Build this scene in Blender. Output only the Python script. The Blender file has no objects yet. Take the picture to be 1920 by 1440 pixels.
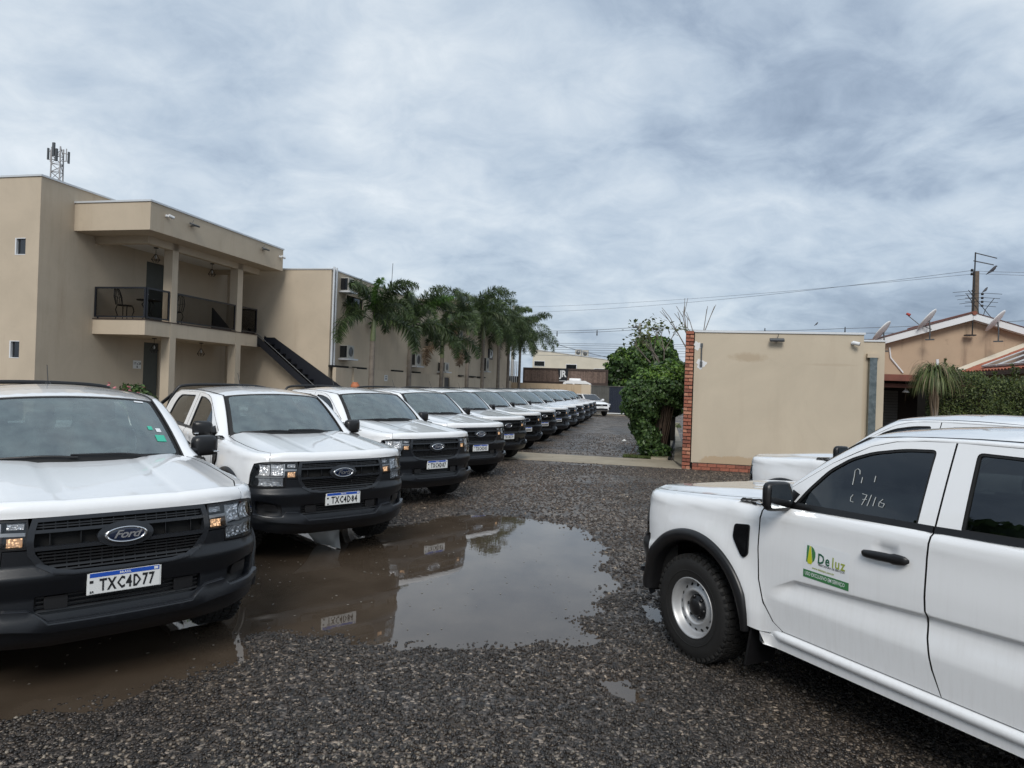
import bpy, bmesh, math, random
import numpy as np
from mathutils import Vector, Matrix
from mathutils.geometry import delaunay_2d_cdt
random.seed(7); RNG = np.random.default_rng(7)
PI = math.pi
SC = bpy.context.scene
COL = SC.collection

# ------------------------------------------------------------------ camera
F_PX, PITCH, ROLL, CAM_H, AX = 1299.0, 0.0029, -0.0336, 1.947, 0.2161
fw = Vector((0, math.cos(PITCH), math.sin(PITCH)))
up0 = Vector((0, -math.sin(PITCH), math.cos(PITCH)))
rt0 = Vector((1, 0, 0))
rt = rt0*math.cos(ROLL) - up0*math.sin(ROLL)
up = rt0*math.sin(ROLL) + up0*math.cos(ROLL)
cam_d = bpy.data.cameras.new('camera'); cam = bpy.data.objects.new('camera', cam_d); COL.objects.link(cam)
m = Matrix((rt, up, -fw)).transposed().to_4x4(); m.translation = Vector((0, 0, CAM_H)); cam.matrix_world = m
cam_d.sensor_width = 36.0; cam_d.lens = F_PX/1920*36.0; cam_d.clip_end = 3000; cam_d.clip_start = 0.05
SC.camera = cam

# ------------------------------------------------------------------ sky, sun, exposure
SC.view_settings.view_transform = 'Standard'; SC.view_settings.look = 'None'
SC.view_settings.exposure = 0.62; SC.view_settings.gamma = 1.0; SC.view_settings.use_curve_mapping = False
SUN_EL, SUN_AZ = math.radians(41), math.radians(187)     # azimuth clockwise from +Y
world = bpy.data.worlds.new('World'); SC.world = world; world.use_nodes = True
def build_world():
    nt = world.node_tree; N = nt.nodes; L = nt.links; N.clear()
    out = N.new('ShaderNodeOutputWorld'); bg = N.new('ShaderNodeBackground'); bg.inputs['Strength'].default_value = 0.1
    L.new(bg.outputs[0], out.inputs[0])
    sky = N.new('ShaderNodeTexSky'); sky.sky_type = 'NISHITA'; sky.sun_disc = False
    sky.sun_elevation = SUN_EL; sky.sun_rotation = SUN_AZ; sky.air_density = 1.2; sky.dust_density = 1.5
    tc = N.new('ShaderNodeTexCoord')
    sep = N.new('ShaderNodeSeparateXYZ'); L.new(tc.outputs['Generated'], sep.inputs[0])
    def M(op, a, b=None, c=None, clamp=False):
        n = N.new('ShaderNodeMath'); n.operation = op; n.use_clamp = clamp
        for i, v in enumerate((a, b, c)):
            if v is None: continue
            if isinstance(v, (int, float)): n.inputs[i].default_value = v
            else: L.new(v, n.inputs[i])
        return n.outputs[0]
    z = M('MAXIMUM', sep.outputs[2], 0.0); zz = M('ADD', z, 0.34)
    px = M('DIVIDE', sep.outputs[0], zz); py = M('DIVIDE', sep.outputs[1], zz)
    def noise(sx, sy, scale, detail, rough, dist=0.0, off=0.0):
        c = N.new('ShaderNodeCombineXYZ'); L.new(M('MULTIPLY', px, sx), c.inputs[0]); L.new(M('MULTIPLY', py, sy), c.inputs[1]); c.inputs[2].default_value = off
        n = N.new('ShaderNodeTexNoise'); n.noise_dimensions = '3D'; L.new(c.outputs[0], n.inputs['Vector'])
        n.inputs['Scale'].default_value = scale; n.inputs['Detail'].default_value = detail
        n.inputs['Roughness'].default_value = rough; n.inputs['Distortion'].default_value = dist
        return n.outputs[0]
    big = noise(0.9, 1.0, 0.85, 3, 0.5, 0.25, 3.4)
    mid = noise(1.0, 1.15, 2.3, 6, 0.52, 0.35, 1.2)
    fine = noise(1.0, 1.1, 7.0, 7, 0.62, 0.5, 8.0)
    v = M('ADD', M('MULTIPLY', big, 0.34), M('ADD', M('MULTIPLY', mid, 0.42), M('MULTIPLY', fine, 0.24)))
    # cloud masses: thick dark banks and thin bright gaps (direction, size, amount)
    for (bx, by), rad, amt in (((1480, 10), .20, -.050), ((1720, 70), .16, -.035), ((60, 250), .22, .07), ((620, 90), .24, .035), ((1150, 210), .17, .045), ((460, 150), .12, -.055), ((900, 300), .22, -.03), ((1330, 565), .13, .05), ((1650, 470), .20, -.018), ((1800, 300), .16, .035), ((1050, 480), .22, -.035), ((1300, 590), .14, .02), ((1720, 590), .16, -.05), ((300, 320), .16, -.035), ((760, 420), .15, .02)):
        d0 = (fw*F_PX+rt*(bx-960)+up*(720-by)).normalized()
        vm = N.new('ShaderNodeVectorMath'); vm.operation = 'DISTANCE'; L.new(tc.outputs['Generated'], vm.inputs[0]); vm.inputs[1].default_value = d0
        mr = N.new('ShaderNodeMapRange'); mr.interpolation_type = 'SMOOTHSTEP'; L.new(M('ADD', vm.outputs['Value'], M('MULTIPLY', M('SUBTRACT', mid, .5), .55)), mr.inputs['Value']); mr.inputs['From Min'].default_value = rad*1.5; mr.inputs['From Max'].default_value = 0.0; mr.inputs['To Min'].default_value = 0; mr.inputs['To Max'].default_value = 1
        v = M('ADD', v, M('MULTIPLY', mr.outputs[0], amt))
    # a wide break of thicker cloud low over the horizon
    lowf = M('SUBTRACT', 1.0, M('DIVIDE', z, 0.30), clamp=True)
    v2 = M('SUBTRACT', v, M('MULTIPLY', lowf, 0.055))
    cr = N.new('ShaderNodeValToRGB'); L.new(v2, cr.inputs[0]); e = cr.color_ramp
    pts = [(0.31, (.165, .212, .285)), (0.395, (.245, .302, .382)), (0.46, (.325, .387, .462)), (0.525, (.398, .455, .518)), (0.59, (.475, .523, .570)), (0.69, (.61, .640, .672))]
    e.elements[0].position = pts[0][0]; e.elements[0].color = (*pts[0][1], 1)
    e.elements[1].position = pts[-1][0]; e.elements[1].color = (*pts[-1][1], 1)
    for p, c in pts[1:-1]:
        q = e.elements.new(p); q.color = (*c, 1)
    sc = N.new('ShaderNodeVectorMath'); sc.operation = 'SCALE'; L.new(cr.outputs[0], sc.inputs[0]); sc.inputs['Scale'].default_value = 10.0
    mx = N.new('ShaderNodeMix'); mx.data_type = 'RGBA'; mx.inputs[0].default_value = 0.94
    L.new(sky.outputs[0], mx.inputs[6]); L.new(sc.outputs[0], mx.inputs[7])
    L.new(mx.outputs[2], bg.inputs['Color'])
    world.cycles.sampling_method = 'MANUAL'; world.cycles.sample_map_resolution = 512
build_world()
sd = bpy.data.lights.new('sun', 'SUN'); sd.energy = 1.5; sd.angle = math.radians(25); sd.color = (1.0, 0.96, 0.90)
sun = bpy.data.objects.new('sun', sd); COL.objects.link(sun)
sun.rotation_euler = Vector((-math.sin(SUN_AZ)*math.cos(SUN_EL), -math.cos(SUN_AZ)*math.cos(SUN_EL), -math.sin(SUN_EL))).to_track_quat('-Z', 'Y').to_euler()

# ------------------------------------------------------------------ helpers
def sstep(a, b, x):
    t = min(1.0, max(0.0, (x-a)/(b-a))); return t*t*(3-2*t)
def lerp(a, b, t): return a+(b-a)*t
class Nt:
    def __init__(s, name):
        s.m = bpy.data.materials.new(name); s.m.use_nodes = True; s.t = s.m.node_tree; s.N = s.t.nodes; s.L = s.t.links
        s.b = s.N.get('Principled BSDF'); s.out = s.N.get('Material Output')
    def n(s, typ, **kw):
        x = s.N.new('ShaderNode'+typ)
        for k, v in kw.items():
            if k in ('ins',):
                for kk, vv in v.items():
                    if hasattr(vv, 'is_output') or isinstance(vv, bpy.types.NodeSocket): s.L.new(vv, x.inputs[kk])
                    else: x.inputs[kk].default_value = vv
            else: setattr(x, k, v)
        return x
    def obj(s): return s.n('TexCoord').outputs['Object']
    def noise(s, vec, scale, detail=4, rough=.5, dist=0):
        return s.n('TexNoise', ins={'Vector': vec, 'Scale': scale, 'Detail': detail, 'Roughness': rough, 'Distortion': dist}).outputs[0]
    def ramp(s, fac, *pts, interp='LINEAR'):
        r = s.n('ValToRGB'); s.L.new(fac, r.inputs[0]); e = r.color_ramp; e.interpolation = interp
        e.elements[0].position = pts[0][0]; e.elements[1].position = pts[-1][0]
        def c4(c): return (c, c, c, 1) if isinstance(c, (int, float)) else (*c, 1)
        e.elements[0].color = c4(pts[0][1]); e.elements[1].color = c4(pts[-1][1])
        for p, c in pts[1:-1]:
            q = e.elements.new(p); q.color = c4(c)
        return r.outputs[0]
    def mix(s, fac, a, b, mode='MIX'):
        x = s.n('Mix', data_type='RGBA', blend_type=mode)
        for i, v in ((0, fac), (6, a), (7, b)):
            if isinstance(v, bpy.types.NodeSocket): s.L.new(v, x.inputs[i])
            elif i == 0: x.inputs[0].default_value = v
            else: x.inputs[i].default_value = (*v, 1)
        return x.outputs[2]
    def math(s, op, a, b=0.0):
        x = s.n('Math', operation=op)
        for i, v in ((0, a), (1, b)):
            if isinstance(v, bpy.types.NodeSocket): s.L.new(v, x.inputs[i])
            else: x.inputs[i].default_value = v
        return x.outputs[0]
    def bump(s, h, strength=.3, dist=.01):
        x = s.n('Bump', ins={'Height': h, 'Strength': strength, 'Distance': dist}); s.L.new(x.outputs[0], s.b.inputs['Normal'])
        return x
    def set(s, **kw):
        for k, v in kw.items():
            k = {'color': 'Base Color', 'rough': 'Roughness', 'metal': 'Metallic', 'ior': 'IOR', 'coat': 'Coat Weight', 'coatr': 'Coat Roughness', 'alpha': 'Alpha', 'emit': 'Emission Color', 'es': 'Emission Strength', 'spec': 'Specular IOR Level', 'trans': 'Transmission Weight'}[k]
            if isinstance(v, bpy.types.NodeSocket): s.L.new(v, s.b.inputs[k])
            elif isinstance(v, tuple): s.b.inputs[k].default_value = (*v, 1)
            else: s.b.inputs[k].default_value = v
        return s
def simple(name, color, rough=.5, metal=0, var=.0, scale=8, bump=0, bscale=60, **kw):
    t = Nt(name); t.set(color=color, rough=rough, metal=metal, **kw)
    if var:
        n = t.noise(t.obj(), scale, 5, .6)
        f = t.ramp(n, (.3, 1-var), (.7, 1+var)); t.set(color=t.mix(1.0, color, f, 'MULTIPLY'))
    if bump: t.bump(t.noise(t.obj(), bscale, 3), bump, .004)
    return t.m
M = {}
def paint():
    t = Nt('white_paint'); o = t.obj()
    n1 = t.noise(o, 3.0, 5, .6); 
    mp = t.n('Mapping', ins={'Vector': o, 'Scale': (40, 40, 1.6)}).outputs[0]
    streak = t.noise(mp, 1.0, 4, .65)
    sp = t.n('SeparateXYZ', ins={'Vector': o})
    low = t.n('MapRange', ins={'Value': sp.outputs[2], 'From Min': 1.25, 'From Max': .35, 'To Min': 0.12, 'To Max': 1.0}).outputs[0]
    dirt = t.math('MULTIPLY', t.ramp(streak, (.47, 0.0), (.72, 1.0)), low)
    base = t.mix(t.ramp(n1, (.35, 0.0), (.75, .35)), (.88, .89, .90), (.83, .835, .84))
    t.set(color=t.mix(t.math('MULTIPLY', dirt, .14), base, (.42, .39, .355)), rough=.26, coat=1.0, coatr=.03)
    # rain drops standing on the paint
    v = t.n('TexVoronoi', feature='F1', ins={'Vector': o, 'Scale': 95.0, 'Randomness': 1.0}).outputs['Distance']
    drop = t.ramp(v, (.0, 1.0), (.30, .0)); keep = t.ramp(t.noise(o, 28, 3), (.50, 0.0), (.56, 1.0))
    up_ = t.n('NewGeometry').outputs['Normal']; uz = t.n('SeparateXYZ', ins={'Vector': up_}).outputs[2]
    h = t.math('MULTIPLY', t.math('MULTIPLY', drop, keep), t.ramp(uz, (.35, 0.0), (.8, 1.0)))
    t.bump(h, .55, .003); return t.m
M['paint'] = paint()
M['plastic'] = simple('dark_bumper_plastic', (.0050, .0062, .0088), .34, var=.15, scale=5, bump=.25, bscale=350)
M['highlight_plastic'] = simple('highlight_grey_plastic', (.017, .019, .023), .26)  # lighter grey that paints sky highlights onto the dark plastic trim
M['black'] = simple('black_plastic', (.010, .010, .011), .35, var=.1)
M['gloss_black'] = simple('gloss_black_trim', (.007, .007, .008), .10)
M['seal_gap_shade'] = simple('rubber_and_gap_shade', (.008, .008, .008), .6)  # real rubber, and the painted shade inside body panel gaps
M['under'] = simple('underbody_black', (.006, .006, .006), .9)
M['rubber'] = simple('tyre_rubber', (.013, .0125, .012), .68, var=.25, scale=6, bump=.4, bscale=120)
M['steel'] = simple('silver_steel_wheel', (.50, .505, .51), .44, metal=.55, var=.08, scale=12)
M['chrome'] = simple('chrome', (.78, .79, .80), .08, metal=1)
M['lettering_silver'] = simple('badge_silver', (.72, .73, .75), .2, metal=.9)
M['badge_blue'] = simple('badge_dark_blue', (.004, .010, .035), .08, coat=1.0)
M['interior'] = simple('interior_grey', (.085, .088, .088), .8)
M['seat_fabric'] = simple('seat_fabric', (.13, .135, .135), .9, var=.2, scale=30)
def reflector():
    t = Nt('lamp_reflector'); t.set(color=(.95, .95, .96), rough=.20, metal=.55)
    v = t.n('TexVoronoi', ins={'Vector': t.obj(), 'Scale': 30.0}).outputs['Distance']; t.bump(v, .8, .02); return t.m
M['reflector'] = reflector()
def amber():
    t = Nt('lit_amber_lamp'); n = t.n('TexVoronoi', ins={'Vector': t.obj(), 'Scale': 70.0}).outputs['Distance']
    t.set(color=(.6, .35, .2), rough=.2, emit=(1.0, .62, .34), es=t.ramp(n, (.1, 1.25), (.5, .15))); return t.m
M['amber'] = amber()
def glass(name, tint, refl_rough=.015, base=.04, sky_veil=.0):
    t = Nt(name); N, L = t.N, t.L; N.remove(t.b)
    tr = t.n('BsdfTransparent'); tr.inputs[0].default_value = (*tint, 1)
    gl = t.n('BsdfGlossy'); gl.inputs['Roughness'].default_value = refl_rough; gl.inputs['Color'].default_value = (.93, .97, 1, 1)
    fr = t.n('Fresnel', ins={'IOR': 1.55}).outputs[0]
    f = t.math('MINIMUM', t.math('ADD', fr, base), 1.0)
    mx = t.n('MixShader'); L.new(f, mx.inputs[0]); L.new(tr.outputs[0], mx.inputs[1]); L.new(gl.outputs[0], mx.inputs[2])
    last = mx.outputs[0]
    if sky_veil:
        df = t.n('BsdfDiffuse'); df.inputs[0].default_value = (.40, .52, .51, 1)  # teal diffuse veil paints the pale sky reflection into the glass
        n = t.noise(t.obj(), 7, 5, .6); k = t.ramp(n, (.3, sky_veil*.5), (.7, sky_veil*1.4))
        m2 = t.n('MixShader'); L.new(k, m2.inputs[0]); L.new(last, m2.inputs[1]); L.new(df.outputs[0], m2.inputs[2]); last = m2.outputs[0]
    L.new(last, t.out.inputs[0]); return t.m
M['windshield'] = glass('windshield_glass', (.62, .76, .74), .015, .15, .15)
M['side_glass'] = glass('tinted_side_glass', (.15, .17, .17), .008, .035, .0)
M['lamp_glass'] = glass('clear_lamp_glass', (.96, .97, .98), .01, .0)
M['screen'] = (lambda t: (t.N.remove(t.b), t.L.new(t.n('BsdfTransparent', ins={'Color': (.66, .66, .66, 1)}).outputs[0], t.out.inputs[0]), t.m)[2])(Nt('dark_screen_infill'))
M['pane'] = simple('dark_window_pane', (.012, .014, .017), .06, coat=.6)

class MB:
    """collects geometry for ONE mesh object"""
    def __init__(s): s.v = []; s.f = []; s.mi = []; s.sm = []; s.nr = {}
    def mirrored(s):
        q = MB(); q.v = [(x, -y, z) for x, y, z in s.v]; q.f = [f[::-1] for f in s.f]; q.mi = list(s.mi); q.sm = list(s.sm); q.nr = {k: (n[0], -n[1], n[2]) for k, n in s.nr.items()}; return q
    def add(s, vs, fs, mi=0, smooth=False, T=None):
        o = len(s.v)
        if T is not None: vs = [tuple(T @ Vector(v)) for v in vs]
        s.v += [tuple(v) for v in vs]; s.f += [tuple(i+o for i in f) for f in fs]
        s.mi += [mi]*len(fs); s.sm += [smooth]*len(fs)
    def box(s, x0, x1, y0, y1, z0, z1, mi=0, bev=0, T=None):
        if x1 < x0: x0, x1 = x1, x0
        if y1 < y0: y0, y1 = y1, y0
        if z1 < z0: z0, z1 = z1, z0
        if bev:
            b = min(bev, (x1-x0)/2.01, (y1-y0)/2.01, (z1-z0)/2.01)
            bm = bmesh.new(); bmesh.ops.create_cube(bm, size=1)
            for v in bm.verts: v.co = Vector(((x0+x1)/2+v.co.x*(x1-x0), (y0+y1)/2+v.co.y*(y1-y0), (z0+z1)/2+v.co.z*(z1-z0)))
            bmesh.ops.bevel(bm, geom=bm.edges[:], offset=b, segments=2, affect='EDGES', profile=.6)
            s.bm(bm, mi, False, T); return
        vs = [(x, y, z) for z in (z0, z1) for y in (y0, y1) for x in (x0, x1)]
        s.add(vs, [(0, 2, 3, 1), (4, 5, 7, 6), (0, 1, 5, 4), (2, 6, 7, 3), (0, 4, 6, 2), (1, 3, 7, 5)], mi, False, T)
    def bm(s, bm, mi=0, smooth=False, T=None):
        bm.verts.index_update(); s.add([v.co[:] for v in bm.verts], [tuple(v.index for v in f.verts) for f in bm.faces], mi, smooth, T); bm.free()
    def prism(s, poly, z0, z1, mi=0, T=None):      # poly in xy, ccw
        n = len(poly); vs = [(x, y, z0) for x, y in poly]+[(x, y, z1) for x, y in poly]
        fs = [tuple(range(n-1, -1, -1)), tuple(range(n, 2*n))]+[(i, (i+1) % n, n+(i+1) % n, n+i) for i in range(n)]
        s.add(vs, fs, mi, False, T)
    def tube(s, path, r, n=8, mi=0, cap=True, T=None, smooth=True):
        path = [Vector(p) for p in path]; k = len(path); rs = r if isinstance(r, (list, tuple)) else [r]*k
        vs = []; prev = None
        for i, p in enumerate(path):
            d = (path[min(i+1, k-1)]-path[max(i-1, 0)]).normalized()
            a = prev if prev is not None else (Vector((0, 0, 1)) if abs(d.z) < .9 else Vector((1, 0, 0)))
            u = (a-d*a.dot(d)).normalized(); w = d.cross(u); prev = u
            for j in range(n):
                t = 2*PI*j/n; vs.append(tuple(p+(u*math.cos(t)+w*math.sin(t))*rs[i]))
        fs = [(i*n+j, i*n+(j+1) % n, (i+1)*n+(j+1) % n, (i+1)*n+j) for i in range(k-1) for j in range(n)]
        s.add(vs, fs, mi, smooth, T)
        if cap: s.add(vs[:n]+vs[-n:], [tuple(range(n-1, -1, -1)), tuple(range(n, 2*n))], mi, False, T)
    def lathe(s, prof, n=32, axis='y', c=(0, 0, 0), mi=0, smooth=True, T=None):   # prof: (r, h)
        vs = []
        for r, h in prof:
            for j in range(n):
                t = 2*PI*j/n; a, b = r*math.cos(t), r*math.sin(t)
                p = {'y': (a, h, b), 'z': (a, b, h), 'x': (h, a, b)}[axis]; vs.append((p[0]+c[0], p[1]+c[1], p[2]+c[2]))
        k = len(prof); fs = [(i*n+j, (i+1)*n+j, (i+1)*n+(j+1) % n, i*n+(j+1) % n) for i in range(k-1) for j in range(n)]
        s.add(vs, fs, mi, smooth, T)
    def quad(s, a, b, c, d, mi=0, T=None): s.add([a, b, c, d], [(0, 1, 2, 3)], mi, False, T)
    def mesh(s, name, mats):
        me = bpy.data.meshes.new(name); me.from_pydata(s.v, [], s.f)
        for mm in (mats if isinstance(mats, (list, tuple)) else [mats]): me.materials.append(M[mm] if isinstance(mm, str) else mm)
        me.polygons.foreach_set('material_index', s.mi); me.polygons.foreach_set('use_smooth', s.sm); me.update()
        if s.nr: me.normals_split_custom_set([s.nr.get(i, (0, 0, 0)) if sm else (0, 0, 0) for f, sm in zip(s.f, s.sm) for i in f])
        return me
    def build(s, name, mats, parent=None, **kw): return link(name, s.mesh(name, mats), parent, **kw)
def link(name, me, parent=None, loc=None, rot=None):
    o = bpy.data.objects.new(name, me); COL.objects.link(o)
    if parent: o.parent = parent
    if loc is not None: o.location = loc
    if rot is not None: o.rotation_euler = rot
    return o
def tag(o, label=None, cat=None, group=None, kind=None):
    if label: o['label'] = label
    if cat: o['category'] = cat
    if group: o['group'] = group
    if kind: o['kind'] = kind
    return o
def empty(name, loc, rz, label, cat, group=None):
    o = link(name, None, None, loc, (0, 0, rz)); o.empty_display_size = .2
    return tag(o, label, cat, group)
def kids(o): return [c for c in o.children]
def copy_tree(o, parent=None):
    c = o.copy(); COL.objects.link(c)
    if parent: c.parent = parent
    for ch in list(o.children): copy_tree(ch, c)
    return c
def text_mesh(s, size=1.0, bold=0.0, extrude=0.0, shear=0.0, align='CENTER', res=2, space=1.0):
    cu = bpy.data.curves.new('text', 'FONT'); cu.body = s; cu.size = size; cu.offset = bold; cu.extrude = extrude; cu.shear = shear
    cu.align_x = align; cu.align_y = 'CENTER'; cu.resolution_u = res; cu.space_character = space
    o = bpy.data.objects.new('text', cu); COL.objects.link(o)
    dg = bpy.context.evaluated_depsgraph_get(); me = bpy.data.meshes.new_from_object(o.evaluated_get(dg))
    bpy.data.objects.remove(o); vs = [v.co[:] for v in me.vertices]; fs = [tuple(p.vertices) for p in me.polygons]
    bpy.data.meshes.remove(me); return vs, fs
# site frame: u to the right, v along the row of trucks (away), origin under the camera
UV = Vector((math.cos(AX), -math.sin(AX), 0)); VV = Vector((math.sin(AX), math.cos(AX), 0))
def W(u, v, z=0.0): return UV*u + VV*v + Vector((0, 0, z))
def site(name, u, v, label, cat, group=None, z=0.0): return empty(name, W(u, v, z), -AX, label, cat, group)

# ---------- patches: polygons in a 2-D parameter plane lifted onto a surface
def pip(poly, P):
    x, y = P[:, 0], P[:, 1]; ins = np.zeros(len(P), bool); n = len(poly); j = n-1
    for i in range(n):
        xi, yi = poly[i]; xj, yj = poly[j]
        c = ((yi > y) != (yj > y)) & (x < (xj-xi)*(y-yi)/((yj-yi) if abs(yj-yi) > 1e-12 else 1e-12)+xi); ins ^= c; j = i
    return ins
def resample(poly, sp):
    out = []; n = len(poly)
    for i in range(n):
        a = np.array(poly[i], float); b = np.array(poly[(i+1) % n], float); k = max(1, int(math.ceil(np.linalg.norm(b-a)/sp)))
        for q in range(k): out.append(tuple(a+(b-a)*q/k))
    return out
def rounded(poly, r, seg=4):
    out = []; n = len(poly)
    for i in range(n):
        p0 = Vector(poly[i-1]); p = Vector(poly[i]); p1 = Vector(poly[(i+1) % n])
        rr = r[i] if isinstance(r, (list, tuple)) else r
        if rr <= 0: out.append(tuple(p)); continue
        a = (p0-p); b = (p1-p); d = min(rr, a.length*.48, b.length*.48); A = p+a.normalized()*d; B = p+b.normalized()*d
        for k in range(seg+1):
            t = k/seg; out.append(tuple(A*(1-t)**2+p*2*t*(1-t)+B*t*t))
    return out
def circ(cx, cy, r, n=24, a0=0, a1=2*PI):
    return [(cx+r*math.cos(a0+(a1-a0)*i/n), cy+r*math.sin(a0+(a1-a0)*i/n)) for i in range(n+(0 if abs(a1-a0-2*PI) < 1e-6 else 1))]
def tri(poly, holes=(), sp=.05, extra=None):
    loops = [resample(poly, sp)]+[resample(h, sp) for h in holes]
    verts = []; edges = []; 
    for lp in loops:
        o = len(verts); verts += lp; edges += [(o+i, o+(i+1) % len(lp)) for i in range(len(lp))]
    B = np.array(verts); mn = B.min(0); mxx = B.max(0); g = []; row = 0; y = mn[1]+sp*.5
    while y < mxx[1]:
        x = mn[0]+(sp*.5 if row % 2 else sp*.25)
        while x < mxx[0]: g.append((x, y)); x += sp
        y += sp*.87; row += 1
    if g:
        G = np.array(g); k = pip(loops[0], G)
        for h in loops[1:]: k &= ~pip(h, G)
        G = G[k]
        if len(G):
            d = np.min(np.linalg.norm(G[:, None, :]-B[None, :, :], axis=2), axis=1); G = G[d > sp*.55]
            if extra is not None:
                E = np.array(extra); k = pip(loops[0], E)
                for h in loops[1:]: k &= ~pip(h, E)
                E = E[k]
                if len(E):
                    d = np.min(np.linalg.norm(E[:, None, :]-B[None, :, :], axis=2), axis=1); E = E[d > .012]
                if len(E):
                    d = np.min(np.linalg.norm(G[:, None, :]-E[None, :, :], axis=2), axis=1); G = G[d > .018]; verts += [tuple(p) for p in E]
            verts += [tuple(p) for p in G]
    r = delaunay_2d_cdt([Vector(v) for v in verts], edges, [], 0, 1e-7)
    vs = [(v.x, v.y) for v in r[0]]; T = np.array([f for f in r[2] if len(f) == 3])
    cen = np.array(vs)[T].mean(1); keep = pip(loops[0], cen)
    for h in loops[1:]: keep &= ~pip(h, cen)
    T = T[keep]; A = np.array(vs)
    a, b, c = A[T[:, 0]], A[T[:, 1]], A[T[:, 2]]; ar = (b[:, 0]-a[:, 0])*(c[:, 1]-a[:, 1])-(b[:, 1]-a[:, 1])*(c[:, 0]-a[:, 0])
    T = T[np.abs(ar) > 1e-10]; ar = ar[np.abs(ar) > 1e-10]; T[ar < 0] = T[ar < 0][:, ::-1]
    return vs, [tuple(int(i) for i in t) for t in T], loops
def normal(fn, a, b, e=.004):
    p = Vector(fn(a, b)); n = (Vector(fn(a+e, b))-Vector(fn(a-e, b))).cross(Vector(fn(a, b+e))-Vector(fn(a, b-e)))
    return n.normalized() if n.length > 1e-12 else Vector((0, 0, 1))
def patch(mb, poly, fn, holes=(), sp=.05, thick=.018, flip=False, off=0.0, mi=0, smooth=True, fmi=None, extra=None):
    vs, fs, loops = tri(poly, holes, sp, extra); sg = -1 if flip else 1
    P = [Vector(fn(a, b)) for a, b in vs]
    if off: P = [p+normal(fn, a, b)*sg*off for p, (a, b) in zip(P, vs)]
    if smooth:
        o0 = len(mb.v)
        for i, (a, b) in enumerate(vs): mb.nr[o0+i] = tuple(normal(fn, a, b)*sg)
    mb.add(P, [f[::-1] if flip else f for f in fs], mi, smooth)
    if thick:
        for li, lp in enumerate(loops):
            if li == 0 and not smooth and holes: continue
            ar = sum(lp[i][0]*lp[(i+1) % len(lp)][1]-lp[(i+1) % len(lp)][0]*lp[i][1] for i in range(len(lp)))
            ccw = ar > 0; q = lp if ccw else lp[::-1]
            if li: q = q[::-1]
            n = len(q); top = []; bot = []
            for a, b in q:
                nn = normal(fn, a, b)*sg; p = Vector(fn(a, b))+nn*off; top.append(p); bot.append(p-nn*thick)
            f2 = [(i, n+i, n+(i+1) % n, (i+1) % n) for i in range(n)]
            mb.add(top+bot, [f[::-1] if flip else f for f in f2], mi if fmi is None else fmi, False)
def mirror_mesh(me, name):
    m2 = me.copy(); m2.name = name; m2.transform(Matrix.Scale(-1, 4, Vector((0, 1, 0)))); m2.flip_normals(); return m2

# ================================================================== pickup truck
NS, AS, BS, XS = 3.2, .53, .94, .35
_t = np.linspace(0, 1, 400); _y = BS*np.sin(_t*PI/2); _x = XS+AS*np.maximum(0, 1-(_y/BS)**NS)**(1/NS)
_al = np.concatenate([[0], np.cumsum(np.hypot(np.diff(_x), np.diff(_y)))]); S_C = float(_al[-1])
def Sy(y): return float(np.interp(y, _y, _al))
def Sx(x): return S_C+XS-x if x <= XS else float(np.interp(-x, -_x, _al))
def base_pt(s):
    if s >= S_C: return (XS-(s-S_C), BS, 0.0, 1.0)
    x = float(np.interp(s, _al, _x)); y = float(np.interp(s, _al, _y)); e = .01
    x1 = float(np.interp(s-e, _al, _x)); x2 = float(np.interp(min(s+e, S_C), _al, _x)); y1 = float(np.interp(s-e, _al, _y)); y2 = float(np.interp(min(s+e, S_C), _al, _y))
    if s < e: x1, y1 = x2, -y2
    d = math.hypot(x2-x1, y2-y1); return (x, y, (y2-y1)/d, -(x2-x1)/d)
_zx = [-4.5, -2.85, -2.78, -2.70, -2.07, -1.66, -.79, -.5, 0, .35, .6, .9]
_zz = [1.345, 1.335, 1.325, 1.32, 1.29, 1.273, 1.25, 1.24, 1.20, 1.172, 1.152, 1.125]
def zt0(x): return float(np.interp(x, _zx, _zz))
def Rh(x): return lerp(.045, .085, sstep(-.55, -.15, x))
def Rv(x): return lerp(.085, .085, sstep(-.55, -.15, x))
def crown(x, y):
    a = abs(y)
    c = float(np.interp(a, [0, .26, .32, .38, .55, .62, .68, .76, .82, .86, .95], [.052, .050, .046, .054, .056, .053, .036, .018, .010, .0, -.004]))
    return c*lerp(.55, 1.0, sstep(.75, -.3, x))
def ztop(x, y): return zt0(x)+crown(x, y)
FZ = [.26, .30, .36, .42, .47, .52, .60, .64, .70, .745, .785, .80, .93, 1.0, 1.07, 1.15]
FO = [-.09, -.050, -.004, .016, .012, -.006, -.008, .006, .026, .028, .0, -.002, .0, -.012, -.03, -.045]
def side_off(x, z):
    o = 0.0
    if -2.72 < x < -.62:
        zc = float(np.interp(x, [-2.7, -2.1, -1.65, -.85, -.70, -.62], [.90, .885, .87, .827, .75, .70])); amp = sstep(-.66, -.84, x)
        if z < zc: o -= amp*(.026*sstep(zc, zc-.026, z)*(1-sstep(zc-.026, .655, z)*.92))
        if z < .66: o -= (.66-z)*.10
        h = math.exp(-((x+1.43)/.06)**4-((z-1.115)/.052)**4)+math.exp(-((x+2.42)/.06)**4-((z-1.135)/.052)**4); o -= .016*h
    elif z < .55: o -= (.55-z)*.08
    o -= .010*sstep(.95, 1.17, z)
    for cx in (.04, -3.27):
        r = math.hypot(x-cx, z-.38)
        if r < .9: o += .022*math.exp(-((r-.56)/.11)**2)
    return o
def offs(s, x, z):
    wf = 1-sstep(Sy(.70), S_C+.12, s)
    return lerp(side_off(x, z), float(np.interp(z, FZ, FO)), wf)
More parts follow.
